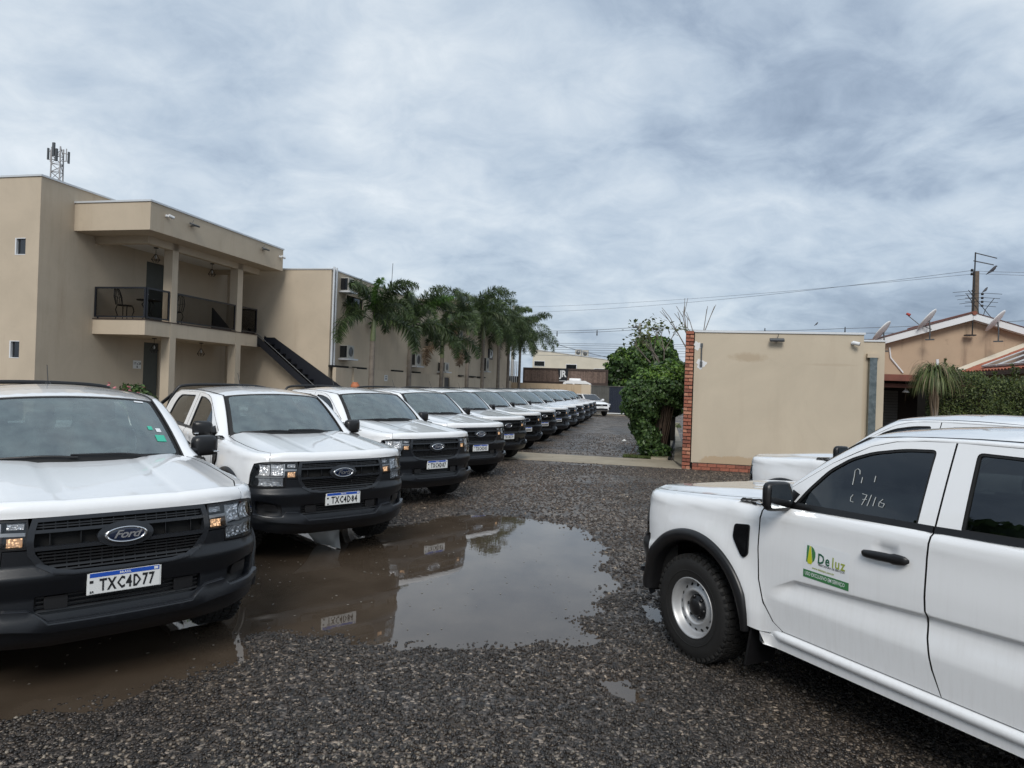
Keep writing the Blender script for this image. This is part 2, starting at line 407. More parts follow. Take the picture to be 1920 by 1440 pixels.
def wrap(s, w):
    sg = -1 if s < 0 else 1; s = abs(s); x, y, nx, ny = base_pt(s); R, V = Rh(x), Rv(x)
    xi, yi = x-nx*R, y-ny*R; zt = ztop(xi, yi); zc = zt-V
    if w <= zc: o = offs(s, x, w); z = w
    elif w <= zt:
        ph = (w-zc)/V*PI/2; z = zc+V*math.sin(ph); k = (w-zc)/V; o = offs(s, x, zc)*(1-k)-R*(1-math.cos(ph))
    elif x > -.50:
        return (xi, sg*yi, zt+(w-zt)*.001)
    else:
        d = w-zt; yg = y-R-.34*d-.06*d*d-.06*max(0, (x+1.1)/.6)**2*min(1, d/.02+0)
        return (x, sg*yg, w)
    if x < -.3 and w > zc: y -= .06*max(0, (x+1.1)/.6)**2*((w-zc)/V)*sstep(-.3, -.55, x)
    return (x+nx*o, sg*(y+ny*o), z)
def P_(pts): return [(Sx(x), w) for x, w in pts]
def topf(x, y): return (x, y, ztop(x, y))
def inset_curve(y0, y1, n):      # inner end of the rounded edge, from y0 to y1 of the base outline
    r = []
    for i in range(n+1):
        s = lerp(y0, y1, i/n); x, y, nx, ny = base_pt(s); R = Rh(x); r.append((x-nx*R, y-ny*R))
    return r
def roofz(x, y):
    c = float(np.interp(-x, [.9, 1.0, 1.1, 1.3, 1.55, 1.85, 2.2, 2.5, 2.66, 2.78], [1.715, 1.745, 1.765, 1.79, 1.81, 1.822, 1.818, 1.80, 1.785, 1.755]))
    a = abs(y)/.66; return c-.062*a*a-.010*a**8
def roof(x, y): return (x, y, roofz(x, y))
def ws(u, v):
    yb, yt = u*.75, u*.63; x0 = -.28-.26*u*u; x1 = -1.0-.10*u*u; z0 = 1.292-.045*u*u; z1 = roofz(x1, yt)
    b = 4*v*(1-v)*.022; return (lerp(x0, x1, v)+b*.5, lerp(yb, yt, v), lerp(z0, z1, v)+b)
FD = [(-.565, 1.245), (-.56, 1.12), (-.56, .95), (-.575, .76), (-.62, .62), (-.69, .52), (-.76, .482)]
FDB = [(-1.74, .482)]
BSE = [(-1.70, .60), (-1.668, .75), (-1.655, .95), (-1.655, 1.15), (-1.662, 1.24), (-1.664, 1.30), (-1.666, 1.55), (-1.668, 1.729)]
ATOP = [(-1.50, 1.722), (-1.34, 1.706), (-1.20, 1.668), (-.98, 1.548), (-.70, 1.352)]
G = .0050
def shift(pts, dx, dw=0): return [(x+dx, w+dw) for x, w in pts]
def make_wheel_meshes():
    t = MB(); R = .383
    t.lathe([(.205, .112), (.222, .122), (.25, .130), (.30, .134), (.345, .128), (.362, .112), (.3665, .09), (.3685, .03), (.3685, -.03), (.3665, -.09), (.362, -.112), (.345, -.128), (.25, -.13), (.205, -.11)], 56)
    t.lathe([(.262, .1325), (.266, .1365), (.270, .1335)], 56)
    for k in range(44):
        for r_, (h0, h1, ph) in enumerate([(-.108, -.062, 0), (-.054, -.004, .5), (.004, .054, 0), (.062, .108, .5)]):
            a = 2*PI*(k+ph)/44; T = Matrix.Rotation(a, 4, 'Y')
            sh = .008 if k % 2 else -.006
            t.box(R-.018, R-.001, h0+sh*.3, h1+sh*.3, -.0195, .0195, T=T)
        a = 2*PI*(k+.25)/44; T = Matrix.Rotation(a, 4, 'Y')
        t.box(R-.045, R-.012, .108, .128, -.012, .012, T=T); t.box(R-.045, R-.012, -.128, -.108, -.012, .012, T=T)
    tyre = t.mesh('wheel', 'rubber')
    r = MB()
    r.lathe([(.200, .100), (.214, .116), (.2165, .124), (.212, .127), (.205, .122), (.199, .104), (.193, .092), (.188, .074), (.181, .062), (.175, .0605), (.150, .0740), (.140, .078), (.132, .087), (.124, .091), (.115, .088), (.107, .070), (.098, .048), (.05, .045), (.001, .045)], 64)
    rim = r.mesh('rim', 'steel')
    h = MB()
    for k in range(16):
        a = 2*PI*k/16; T = Matrix.Rotation(a, 4, 'Y') @ Matrix.Translation((.1625, .0674, 0)) @ Matrix.Rotation(math.radians(-28.4), 4, 'Z')
        h.lathe([(.0125, -.004), (.0125, .0012), (.010, .0016), (.001, .0016)], 12, T=T)
    holes = h.mesh('vent_hole', 'under')
    c = MB(); c.lathe([(.088, .045), (.088, .062), (.080, .070), (.064, .074), (.060, .088), (.052, .094), (.001, .096)], 32)
    for k in range(6):
        a = 2*PI*k/6; c.lathe([(.012, .06), (.012, .082), (.001, .084)], 10, c=(.076*math.cos(a), 0, .076*math.sin(a)))
    cap = c.mesh('hub_cap', 'black')
    return tyre, rim, holes, cap
def build_truck():
    root = empty('pickup_truck', (0, 0, 0), 0, None, 'pickup truck', 'white double cab pickups')
    parts = {}
    def both(name, mb, mats, subs=()):
        me = mb.mesh(name, mats); a = link(name, me, root); b = link(name, mb.mirrored().mesh(name, mats), root)
        for nm, sub, mt in subs:
            ms = sub.mesh(nm, mt); link(nm, ms, a); link(nm, sub.mirrored().mesh(nm, mt), b)
        return a, b
    mb = MB
    # ---- hood
    yl = .785; front = [(Sy(yl)*(i/10), 1.068+.0*i) for i in range(-10, 11)]
    h = mb()
    ic = inset_curve(-0, Sy(yl), 14); left = [(x, y) for x, y in ic]
    sidel = [(.50, .797), (.20, .812), (-.15, .808), (-.42, .775)]
    rear = [(-.475, .70), (-.40, .50), (-.335, .25)]
    half = left[1:]+sidel+rear; full = half+[(-.31, 0)]+[(x, -y) for x, y in half[::-1]]+[left[0]]
    patch(h, full, topf, sp=.045, thick=.02, fmi=1)  # flange faces coloured dark to put shade into the panel gap
    n = 60; ph = []
    rows = []
    for j in range(10):
        row = []
        for i in range(-n, n+1):
            s = Sy(yl)*i/n; x, y, nx, ny = base_pt(abs(s)); R, V = Rh(x), Rv(x); xi, yi = x-nx*R, y-ny*R; zt = ztop(xi, yi); zc = zt-V
            q_ = wrap(s, lerp(1.072, zt, min(1, j/8))); row.append(q_ if j < 9 else (q_[0]-nx*.03, q_[1]-(ny if s >= 0 else -ny)*.03, q_[2]-.004))
        rows.append(row)
    vs = [p for r in rows for p in r]; k = 2*n+1
    h.add(vs, [(j*k+i, j*k+i+1, (j+1)*k+i+1, (j+1)*k+i) for j in range(9) for i in range(k-1)], 0, True)
    low = rows[0]; h.add(list(low)+[(p[0]-.03, p[1], p[2]+.004) for p in low], [(i, k+i, k+i+1, i+1) for i in range(k-1)], 0, False)
    h.build('hood', ['paint', 'seal_gap_shade'], root)
    # ---- fender
    f = mb(); st = Sy(yl+.004)
    arch = [(Sx(.04+.50*math.cos(a)), .38+.50*math.sin(a)) for a in np.linspace(math.radians(20), math.radians(173), 26)]
    xi_top = [(s, ztop(*[(base_pt(s)[0]-base_pt(s)[2]*Rh(base_pt(s)[0])), base_pt(s)[1]-base_pt(s)[3]*Rh(base_pt(s)[0])])) for s in np.linspace(Sx(-.555), st, 30)]
    poly = [(st, 1.070), (Sy(.86), 1.062), (Sx(.62), 1.045), (Sx(.585), .93), (Sx(.572), .828), (Sx(.545), .824), (Sx(.535), .72)]+arch+P_([(-.60, .437), (-.752, .458), (-.755, .482)])+P_([(x+G, w) for x, w in FD[::-1][1:-1]])+[(p[0], p[1]) for p in xi_top]
    patch(f, poly, wrap, sp=.04, fmi=1)  # dark flange colour paints the shade of the fender gaps
    so = inset_curve(Sx(-.555), st, 30); so = [(x, y) for x, y in so]
    inner = [(x, y+.010) for x, y in [left[-1]]+sidel+[(-.475, .745)]]
    inner[0] = (left[-1][0]+.002, left[-1][1]+.007)
    patch(f, so+inner+[(-.56, .80)], topf, sp=.04, flip=False, fmi=1)
    both('fender', f, ['paint', 'seal_gap_shade'])
    # ---- front bumper
    b = mb()
    gb = [(0, .728), (.28, .732), (.38, .745), (.455, .79), (.505, .865), (.512, .885)]
    H = [(Sy(y), z) for y, z in gb]+[(Sy(.625), .888), (Sy(.632), .80), (Sy(.80), .792), (Sx(.60), .800), (Sx(.572), .818), (Sx(.545), .818), (Sx(.535), .70)]+[(Sx(.04+.50*math.cos(a)), .38+.50*math.sin(a)) for a in np.linspace(math.radians(20), math.radians(-4), 5)]+[(Sx(.56), .40), (Sy(.90), .375), (Sy(.70), .315), (Sy(.40), .29)]
    full = [(0, .288)]+[(-s, z) for s, z in H[::-1][0:-1]]+[(0, .728)]+H[1:]
    full = full[::-1]
    intake = rounded([(-Sy(.47), .525), (-Sy(.43), .50), (Sy(.43), .50), (Sy(.47), .525), (Sy(.47), .61), (-Sy(.47), .61)], .015, 3)
    fog = rounded([(Sy(.655), .50), (Sy(.86), .52), (Sx(.66), .57), (Sx(.66), .665), (Sy(.80), .655), (Sy(.665), .615)], .02, 3)
    patch(b, full, wrap, holes=[intake, fog, [(-s, z) for s, z in fog]], sp=.032, thick=.05)
    for z0, z1, o in ((.288, .288, 0),): pass
    bump = b.build('front_bumper', 'plastic', root)
    t = mb()   # protruding step; its bright edge is a painted highlight
    stp = [(Sy(y), z) for y, z in [(0, .455), (.40, .458), (.50, .535), (.62, .545), (.66, .49), (.80, .50), (.90, .53), (.90, .50), (.80, .462), (.66, .44), (.40, .415), (0, .412)]]
    full = [(s, z) for s, z in stp]+[(-s, z) for s, z in stp[::-1] if s > 0]
    patch(t, full[::-1], wrap, sp=.05, thick=.055, off=.040)
    stp_o = t.build('bumper_step', 'plastic', bump); t = mb(); vs = []
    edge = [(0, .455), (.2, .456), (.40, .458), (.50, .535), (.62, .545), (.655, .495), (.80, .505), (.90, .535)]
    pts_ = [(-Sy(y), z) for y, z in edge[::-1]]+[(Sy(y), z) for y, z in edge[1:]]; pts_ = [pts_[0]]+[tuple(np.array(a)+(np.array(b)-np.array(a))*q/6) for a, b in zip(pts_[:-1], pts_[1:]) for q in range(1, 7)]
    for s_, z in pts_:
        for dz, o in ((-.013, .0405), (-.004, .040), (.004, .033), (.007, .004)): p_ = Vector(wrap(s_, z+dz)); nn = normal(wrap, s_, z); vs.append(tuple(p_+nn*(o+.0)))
    t.add(vs, [(i*4+j, (i+1)*4+j, (i+1)*4+j+1, i*4+j+1) for i in range(len(pts_)-1) for j in range(3)], 0, True); t.build('step_highlight', 'highlight_plastic', bump)  # chamfer strip in lighter plastic, a highlight put into the colour
    t = mb()
    for z in (.52, .545, .57, .595):
        patch(t, [(-Sy(.46), z-.004), (Sy(.46), z-.004), (Sy(.46), z+.004), (-Sy(.46), z+.004)], wrap, sp=.06, thick=.03, off=-.02)
    patch(t, [(-Sy(.50), .49), (Sy(.50), .49), (Sy(.50), .62), (-Sy(.50), .62)], wrap, sp=.1, thick=0, off=-.055)
    for s in (-1, 1):
        patch(t, rounded([(s*Sy(.30), .525), (s*Sy(.42), .53), (s*Sy(.42), .60), (s*Sy(.30), .60)][::s], .01, 2), wrap, sp=.04, thick=.03, off=-.004)
    t.build('lower_intake', 'black', bump)
    t = mb(); patch(t, [(Sy(.64), .48), (Sx(.62), .48), (Sx(.62), .69), (Sy(.64), .68)], wrap, sp=.06, thick=0, off=-.04)
    patch(t, rounded([(Sy(.70), .55), (Sy(.83), .56), (Sy(.83), .625), (Sy(.72), .62)], .02, 3), wrap, sp=.04, thick=.03, off=-.012)
    both('fog_lamp_recess', t, 'black')
    # ---- grille
    g = mb()
    out = [(0, .724), (.28, .728), (.38, .741), (.46, .786), (.508, .862), (.516, .93), (.508, 1.0), (.49, 1.068), (.30, 1.072), (0, 1.072)]
    inn = [(0, .748), (.27, .751), (.36, .765), (.425, .80), (.470, .865), (.480, .93), (.475, .99), (.462, 1.045), (.30, 1.048), (0, 1.048)]
    def fullp(h): return [(Sy(y), z) for y, z in h]+[(-Sy(y), z) for y, z in h[::-1] if y > 0]
    O = fullp(out)[:-1] if False else [(Sy(y), z) for y, z in out]+[(-Sy(y), z) for y, z in out[-2:0:-1]]
    I = [(Sy(y), z) for y, z in inn]+[(-Sy(y), z) for y, z in inn[-2:0:-1]]
    patch(g, O, wrap, holes=[I], sp=.03, thick=.05, off=.006)
    def bar(z0, z1, y0, y1, mbb, off=-.004, th=.04): patch(mbb, [(Sy(y0) if y0 >= 0 else -Sy(-y0), z0), (Sy(y1) if y1 >= 0 else -Sy(-y1), z0), (Sy(y1) if y1 >= 0 else -Sy(-y1), z1), (Sy(y0) if y0 >= 0 else -Sy(-y0), z1)], wrap, sp=.05, thick=th, off=off)
    for z0, z1 in ((.982, 1.002), (.880, .902)):
        bar(z0, z1, -.478, .478, g, .004)
    patch(g, [(a*.158, .937+b*.078) for a, b in circ(0, 0, 1, 32)], wrap, sp=.03, thick=.05, off=.012)
    gr = g.build('grille', 'highlight_plastic', root)  # frame lightened: skylight on its upward faces is put into the colour
    g = mb()
    for z in (1.017, 1.032): bar(z-.004, z+.004, -.465, .465, g, -.015, .03)
    for z, yy in ((.862, .46), (.843, .455), (.824, .445), (.805, .43), (.786, .40), (.768, .36)): bar(z-.0045, z+.0045, -yy, yy, g, -.012, .03)
    for i in range(-7, 8):
        y = i*.062
        for z0, z1 in ((.765 if abs(y) < .34 else .80, .868), (1.005, 1.045)): bar(z0, z1, y-.003, y+.003, g, -.022, .02)
    for i in (-5, -3, 3, 5): bar(.905, .98, i*.08-.002, i*.08+.002, g, -.02, .02)
    g.build('grille_mesh', 'black', gr)
    g = mb(); patch(g, O, wrap, sp=.08, thick=0, off=-.05); g.build('grille_backing', 'under', gr)
    # ---- badge
    Xb = wrap(0, .937)[0]+.018
    def disc(mbb, rx, rz, x, mi=0, n=40, h=.006, ring=None):
        T = Matrix.Translation((Xb+x, 0, .937)) @ Matrix.Scale(rz, 4, Vector((0, 0, 1))) @ Matrix.Scale(rx, 4, Vector((0, 1, 0)))
        prof = [(1.0, -.01), (1.0, h*.5), (.965, h)]+([(ring, h), (ring-.04, h*.4), (ring-.04, -.01)] if ring else [(.6, h*1.3), (.001, h*1.5)])
        mbb.lathe(prof, n, 'x', mi=mi, T=T)
    a = mb(); disc(a, .122, .050, 0, ring=.86, h=.010); bd = a.build('badge', 'chrome', root)
    a = mb(); disc(a, .106, .043, -.001, h=.003)
    a.build('badge_disc', 'badge_blue', bd)
    tv, tf = text_mesh('Ford', .072, .0014, .0, .42, res=3, space=.92)
    a = mb(); a.add([(Xb+.0052-.0*abs(v[0]), v[0]*1.12, .937+v[1]*.95) for v in tv], tf); a.build('badge_script', 'lettering_silver', bd)
    # ---- headlamps
    hp = [(Sy(.512), 1.064), (Sy(.506), 1.0), (Sy(.516), .93), (Sy(.514), .893), (Sy(.628), .893), (Sy(.636), .806), (Sy(.80), .797), (Sx(.605), .805), (Sx(.576), .835), (Sx(.590), .93), (Sx(.625), 1.04), (Sy(.86), 1.056), (Sy(.785), 1.066)]
    hl = mb(); patch(hl, hp, wrap, sp=.04, thick=0, off=-.062); 
    # rim of the lamp: ring
    cx = sum(p[0] for p in hp)/len(hp); cz = sum(p[1] for p in hp)/len(hp)
    def shrink(poly, d):
        n = len(poly); r = []
        ar = sum(poly[i][0]*poly[(i+1) % n][1]-poly[(i+1) % n][0]*poly[i][1] for i in range(n)); sg = 1 if ar > 0 else -1
        for i in range(n):
            a = Vector(poly[i-1]); b_ = Vector(poly[i]); c = Vector(poly[(i+1) % n]); e1 = (b_-a).normalized(); e2 = (c-b_).normalized()
            n1 = Vector((-e1.y, e1.x))*sg; n2 = Vector((-e2.y, e2.x))*sg; q = (n1+n2); q = q/max(.5, (1+n1.dot(n2))); r.append(tuple(b_+q*d))
        return r
    patch(hl, hp, wrap, holes=[shrink(hp, .011)], sp=.03, thick=.06, off=-.001)
    refl = mb()
    def bowl(s0, s1, z0, z1, mbb, d0=-.012, d1=-.055, ex=2):
        n = 12; vs = []
        for j in range(n+1):
            for i in range(n+1):
                a, b_ = i/n, j/n; q = 1-(abs(2*a-1)**ex)*.5-(abs(2*b_-1)**ex)*.5; vs.append(None)
                s, z = lerp(s0, s1, a), lerp(z0, z1, b_); p = Vector(wrap(s, z)); nn = normal(wrap, s, z); vs[-1] = tuple(p+nn*lerp(d0, d1, max(0, q)**.7))
        mbb.add(vs, [(j*(n+1)+i, j*(n+1)+i+1, (j+1)*(n+1)+i+1, (j+1)*(n+1)+i) for j in range(n) for i in range(n)], 0, True)
    bowl(Sy(.66), Sy(.775), .925, 1.045, refl); bowl(Sy(.785), Sy(.875), .925, 1.04, refl)
    bowl(Sy(.655), Sy(.875), .815, .895, refl, -.010, -.045); bowl(Sy(.53), Sy(.615), 1.012, 1.046, refl, -.012, -.03)
    refl_lamp = mb()
    bowl(Sy(.535), Sy(.612), .908, .962, refl_lamp, -.012, -.032)
    bez = mb()
    bz = [(Sy(.522), .972), (Sy(.64), .975), (Sy(.645), .905), (Sy(.655), .905), (Sy(.655), 1.048), (Sy(.642), 1.048), (Sy(.64), .995), (Sy(.522), .992)]
    patch(bez, bz, wrap, sp=.04, thick=.05, off=-.008)
    patch(bez, [(Sy(.655), .900), (Sy(.89), .902), (Sy(.89), .918), (Sy(.655), .916)], wrap, sp=.04, thick=.04, off=-.010)
    lens = mb(); patch(lens, shrink(hp, .009), wrap, sp=.04, thick=0, off=-.003)
    both('headlight', hl, 'black', [('reflector', refl, 'reflector'), ('parking_lamp', refl_lamp, 'amber'), ('bezel', bez, 'steel'), ('lens', lens, 'lamp_glass')])
    # ---- sill, flare, mud flap, side vent
    t = mb(); patch(t, P_([(-.60, .433), (-2.765, .433), (-2.765, .36), (-.62, .36)]), wrap, sp=.08, thick=.06, off=.004)
    vs = []
    prof = [(-.02, .478), (.006, .462), (.012, .445), (.006, .425), (-.01, .412)]
    for x in np.linspace(-.60, -2.77, 30):
        for o, z in prof: vs.append((float(x), .94+side_off(-1.2, .46)+(o+.032)*sstep(-.59, -.76, x)-.020, z))
    k = len(prof); t.add(vs, [(i*k+j, i*k+j+1, (i+1)*k+j+1, (i+1)*k+j) for i in range(29) for j in range(k-1)], 0, True)
    both('sill', t, 'paint')
    for cx, a0, a1 in ((.04, 10, 172), (-3.27, 8, 172)):
        t = mb(); vs = []; n = 44
        prof = [(.578, -.012), (.575, .012), (.562, .024), (.53, .030), (.505, .026), (.488, .010), (.480, -.03), (.478, -.16)]
        for i in range(n+1):
            a = math.radians(lerp(a0-8, a1+6, i/n)); 
            for r, o in prof:
                k_ = 1.0
                if i > n-6 and r > .5: r = lerp(r, .50, ((i-n+6)/6)*.5)
                x, z = cx+r*math.cos(a), .38+r*math.sin(a); s = Sx(x); p = Vector(wrap(s, min(z, 1.0))); nn = normal(wrap, s, min(z, 1.0)); q = p+nn*o; vs.append((q.x, q.y, z))
        k = len(prof); t.add(vs, [(i*k+j, (i+1)*k+j, (i+1)*k+j+1, i*k+j+1) for i in range(n) for j in range(k-1)], 0, True)
        both('wheel_arch_flare', t, 'black')
    t = mb(); T = Matrix.Translation((-.50, .80, .36)) @ Matrix.Rotation(math.radians(-10), 4, 'Y')
    t.box(-.008, .008, -.13, .13, -.20, .17, bev=.006, T=T); both('mud_flap', t, 'black')
    vent = rounded([(-.352, 1.075), (-.482, 1.092), (-.482, .895), (-.452, .868), (-.425, .878), (-.345, .985)], .022, 4)
    t = mb(); patch(t, P_(vent), wrap, sp=.03, thick=.012, off=.010)
    patch(t, P_(shrink(rounded([(-.352, 1.075), (-.482, 1.092), (-.482, .895), (-.452, .868), (-.425, .878), (-.345, .985)], .022, 4), .013)), wrap, sp=.03, thick=.006, off=.016)
    both('fender_vent', t, 'gloss_black')
    # ---- doors
    win1 = rounded([(-.765, 1.260), (-.845, 1.372), (-.965, 1.506), (-1.09, 1.592), (-1.215, 1.640), (-1.40, 1.676), (-1.578, 1.686), (-1.575, 1.60), (-1.572, 1.292)], [.01, .04, .04, .04, .04, .06, .03, .02, .015], 4)
    # rounded() may cut a lot on short sides; polygon is ordered front-bottom, front-top, rear-top, rear-bottom
    win2 = rounded([(-1.790, 1.306), (-1.782, 1.62), (-1.78, 1.692), (-2.36, 1.683), (-2.47, 1.60), (-2.53, 1.40), (-2.535, 1.338)], [.015, .03, .03, .10, .08, .06, .015], 4)
    def door(front, rearc, bottom, top, win, tri_=None):
        ex = []
        for x in np.arange(-2.70, -.64, .022):
            zc = float(np.interp(x, [-2.7, -2.1, -1.65, -.85, -.70, -.62], [.90, .885, .87, .827, .75, .70])); ex += [(Sx(x), zc+.002), (Sx(x+.011), zc-.012), (Sx(x), zc-.026)]
        d = mb(); patch(d, P_(front+bottom+rearc+top), wrap, holes=[P_(win)], sp=.036, thick=.02, fmi=1, extra=ex); return d  # dark flange colour paints the shade of the door gaps
    r1 = [(x+G, w) for x, w in BSE]
    d = door([(x-G, w) for x, w in FD], r1, FDB, ATOP, win1)
    rear_seam = [(-2.60, .50), (-2.625, .75), (-2.635, 1.0), (-2.655, 1.27), (-2.668, 1.34), (-2.625, 1.56), (-2.55, 1.70), (-2.46, 1.728)]
    d2 = door([(x-G, w) for x, w in BSE[::-1]]+[(-1.745, .482)], rear_seam, [(-2.59, .482)], [], win2)
    def ringpoly(win): return P_(shrink(win, -.002)), P_(shrink(win, .013))
    def glassparts(win):
        r = mb(); o, i = ringpoly(win); patch(r, o, wrap, holes=[i], sp=.03, thick=.012, off=-.004)
        g = mb(); patch(g, P_(shrink(win, .006)), wrap, sp=.06, thick=0, off=-.012); return r, g
    def belt(x0, x1):
        q = mb(); a = [(x, zt0(x)+.002) for x in np.linspace(x0, x1, 12)]; b_ = [(x, w+.032) for x, w in a[::-1]]
        patch(q, P_(a+b_)[::-1], wrap, sp=.04, thick=.012, off=.008); return q
    def handle(x0, x1, z):
        q = mb(); vs = []; n = 14
        for i in range(n+1):
            t_ = i/n; x = lerp(x0, x1, t_); zz = z+.012*t_; bul = max(0, math.sin(PI*t_))**.18; hh = .025 if t_ < .70 else .031
            y0 = wrap(Sx(x), zz)[1]
            y0 = .932
            for a in np.linspace(0, 2*PI, 10, endpoint=False): vs.append((x, y0+.014+.016*bul*math.cos(a)+.012*bul, zz+hh*max(.25, bul)*math.sin(a)))
        q.add(vs, [(i*10+j, i*10+(j+1) % 10, (i+1)*10+(j+1) % 10, (i+1)*10+j) for i in range(n) for j in range(10)]+[tuple(range(9, -1, -1)), tuple(range(n*10, n*10+10))], 0, True); return q
    rg, gl = glassparts(win1)
    tb = mb(); patch(tb, P_([(-.625, 1.262), (-.752, 1.262), (-.80, 1.335), (-.74, 1.355)]), wrap, sp=.04, thick=.01, off=.004)
    both('front_door', d, ['paint', 'seal_gap_shade'], [('window_seal', rg, 'seal_gap_shade'), ('window_glass', gl, 'side_glass'), ('belt_moulding', belt(-.62, -1.659), 'black'), ('door_handle', handle(-1.30, -1.575, 1.10), 'black'), ('mirror_base', tb, 'black')])
    rg, gl = glassparts(win2)
    both('rear_door', d2, ['paint', 'seal_gap_shade'], [('window_seal', rg, 'seal_gap_shade'), ('window_glass', gl, 'side_glass'), ('belt_moulding', belt(-1.669, -2.66), 'black'), ('door_handle', handle(-2.29, -2.56, 1.125), 'black')])
    # ---- mirrors
    t = mb(); cxm, cym, czm = -.725, .985, 1.325
    bmx = bmesh.new(); bmesh.ops.create_cube(bmx, size=1)
    bmesh.ops.subdivide_edges(bmx, edges=bmx.edges[:], cuts=4, use_grid_fill=True)
    for v in bmx.verts:
        c = v.co; q = Vector((c.x*2, c.y*2, c.z*2)); l = (abs(q.x)**5+abs(q.y)**5+abs(q.z)**5)**.2; q = q/max(l, 1e-6)*max(abs(q.x), abs(q.y), abs(q.z))
        fx = q.x; yy = q.y*.113; zz = q.z*.092
        if fx > 0: yy *= 1-.16*fx; zz *= 1-.18*fx
        xx = fx*.055 + (-.03*max(0, q.y) if fx > 0 else .0) 
        zz -= .02*(1-q.y)*.2
        v.co = Vector((cxm+xx, cym+yy, czm+zz))
    t.bm(bmx, 0, True); t.tube([(-.70, .84, 1.275), (-.70, .88, 1.280), (-.71, .94, 1.29)], [.035, .032, .03], 8)
    mg = mb(); patch(mg, rounded([(-.088, -.070), (.092, -.070), (.092, .074), (-.088, .074)], .022, 4), lambda a, b_: (cxm-.0575, cym+a, czm+b_), sp=.2, thick=0, flip=True)
    ti = mb(); ti.box(cxm+.005, cxm+.05, cym+.060, cym+.108, czm-.062, czm-.048, bev=.004)
    both('side_mirror', t, 'black', [('mirror_glass', mg, 'mirror_glass'), ('turn_signal', ti, 'chrome')])
    # ---- windshield and pillars
    wg = rounded([(-.935, .045), (.935, .045), (.925, .945), (-.925, .945)], [.05, .05, .07, .07], 4)
    g = mb(); patch(g, wg, ws, sp=.08, thick=0, off=-.001); wo = g.build('windshield', 'windshield', root)
    g = mb(); patch(g, [(-.992, -.03), (.992, -.03), (.985, .992), (-.985, .992)], ws, holes=[shrink(wg, .006)], sp=.05, thick=.015, off=-.003); g.build('windshield_frame', 'seal_gap_shade', wo)
    g = mb()
    for u0, u1, va in ((-.10, -.86, .030), (.56, -.16, .030)):
        g.tube([Vector(ws(lerp(u0, u1, q), lerp(.0, va, min(1, q*3))))+Vector((.012, 0, .014)) for q in np.linspace(0, 1, 9)], .008, 6)
    g.build('wiper', 'black', root)
    g = mb()
    cw = [(-.335+.0, 0), (-.36, .25), (-.425, .50), (-.495, .70), (-.50, .755), (-.60, .76), (-.56, .66), (-.45, .45), (-.36, .25), (-.30, 0)]
    vs = []
    for u in np.linspace(-.96, .96, 31):
        a = Vector(ws(u, 0)); y = a.y; hx = float(np.interp(abs(y), [0, .25, .5, .7, .78], [-.315, -.34, -.405, -.48, -.50])); vs += [(hx+.02, y, ztop(hx, y)-.022), (lerp(hx, a.x, .5), y, a.z-.035), (a.x-.01, y, a.z-.002)]
    g.add(vs, [(i*3+j, (i+1)*3+j, (i+1)*3+j+1, i*3+j+1) for i in range(30) for j in range(2)], 0, True); g.build('cowl', 'black', root)
    inner = [Vector(ws(.99, v)) for v in np.linspace(-.03, 1, 12)]+[Vector(roof(x, y)) for x, y in ((-1.16, .636), (-1.3, .645), (-1.5, .655), (-1.75, .66), (-2.0, .66), (-2.3, .66), (-2.5, .655), (-2.62, .64), (-2.72, .60))]
    sm = [(-.565, 1.245), (-.63, 1.305), (-.70, 1.357), (-.77, 1.406), (-.84, 1.455), (-.91, 1.504), (-.98, 1.553), (-1.05, 1.593), (-1.12, 1.632), (-1.20, 1.673), (-1.27, 1.693), (-1.34, 1.711), (-1.42, 1.716), (-1.50, 1.726), (-1.60, 1.729), (-1.78, 1.732), (-2.0, 1.732), (-2.3, 1.732), (-2.46, 1.732), (-2.62, 1.68), (-2.70, 1.60)]
    outer = [Vector(wrap(Sx(x), w)) for x, w in sm]; vs = []
    for a, b_ in zip(inner, outer):
        nn = Vector((.15, .75, .65)).normalized()
        for q in (0, .06, .3, .6, .9, 1): vs.append(tuple(a.lerp(b_, q)+nn*(.022*math.sin(PI*q)**.6-.002)))
    t = mb(); k = 6; t.add(vs, [(i*k+j, i*k+j+1, (i+1)*k+j+1, (i+1)*k+j) for i in range(len(inner)-1) for j in range(k-1)], 0, True)
    patch(t, P_([(-2.60, .484), (-2.77, .484), (-2.775, 1.32), (-2.755, 1.45), (-2.70, 1.60), (-2.62, 1.68), (-2.50, 1.728), (-2.47, 1.731)]+[(x-G*1.5, w) for x, w in rear_seam[::-1][1:]]), wrap, sp=.05)
    both('cab_pillar', t, 'paint')
    t = mb(); dp = [p+Vector((0, .004, .003)) for p in inner]; t.tube([tuple(p) for p in dp], .0085, 6); both('roof_moulding', t, 'seal_gap_shade')
    r = mb(); fr = [(-1.0-.10*(y/.63)**2+.002, y) for y in np.linspace(0, .628, 8)]
    hf = fr+[(-1.16, .636), (-1.3, .645), (-1.5, .655), (-1.75, .66), (-2.3, .66), (-2.5, .655), (-2.62, .64), (-2.72, .60), (-2.745, .45)]
    patch(r, [(x, y) for x, y in hf]+[(-2.75, 0)]+[(x, -y) for x, y in hf[::-1][:-1]], roof, sp=.06, thick=.03)
    for y in (-.36, .36): pass
    rf = r.build('roof', 'paint', root)
    t = mb(); t.tube([(-2.27, 0, 1.815), (-2.275, 0, 1.84)], [.028, .014], 10); t.tube([(-2.275, 0, 1.84), (-2.36, 0, 2.00)], .0045, 6); t.build('antenna', 'black', rf)
    # rear wall of the cab, floor, dark inner shell
    t = mb(); rw = [(-.86, .5), (.86, .5), (.86, 1.32), (.78, 1.55), (.66, 1.71), (.4, 1.755), (-.4, 1.755), (-.66, 1.71), (-.78, 1.55), (-.86, 1.32)]
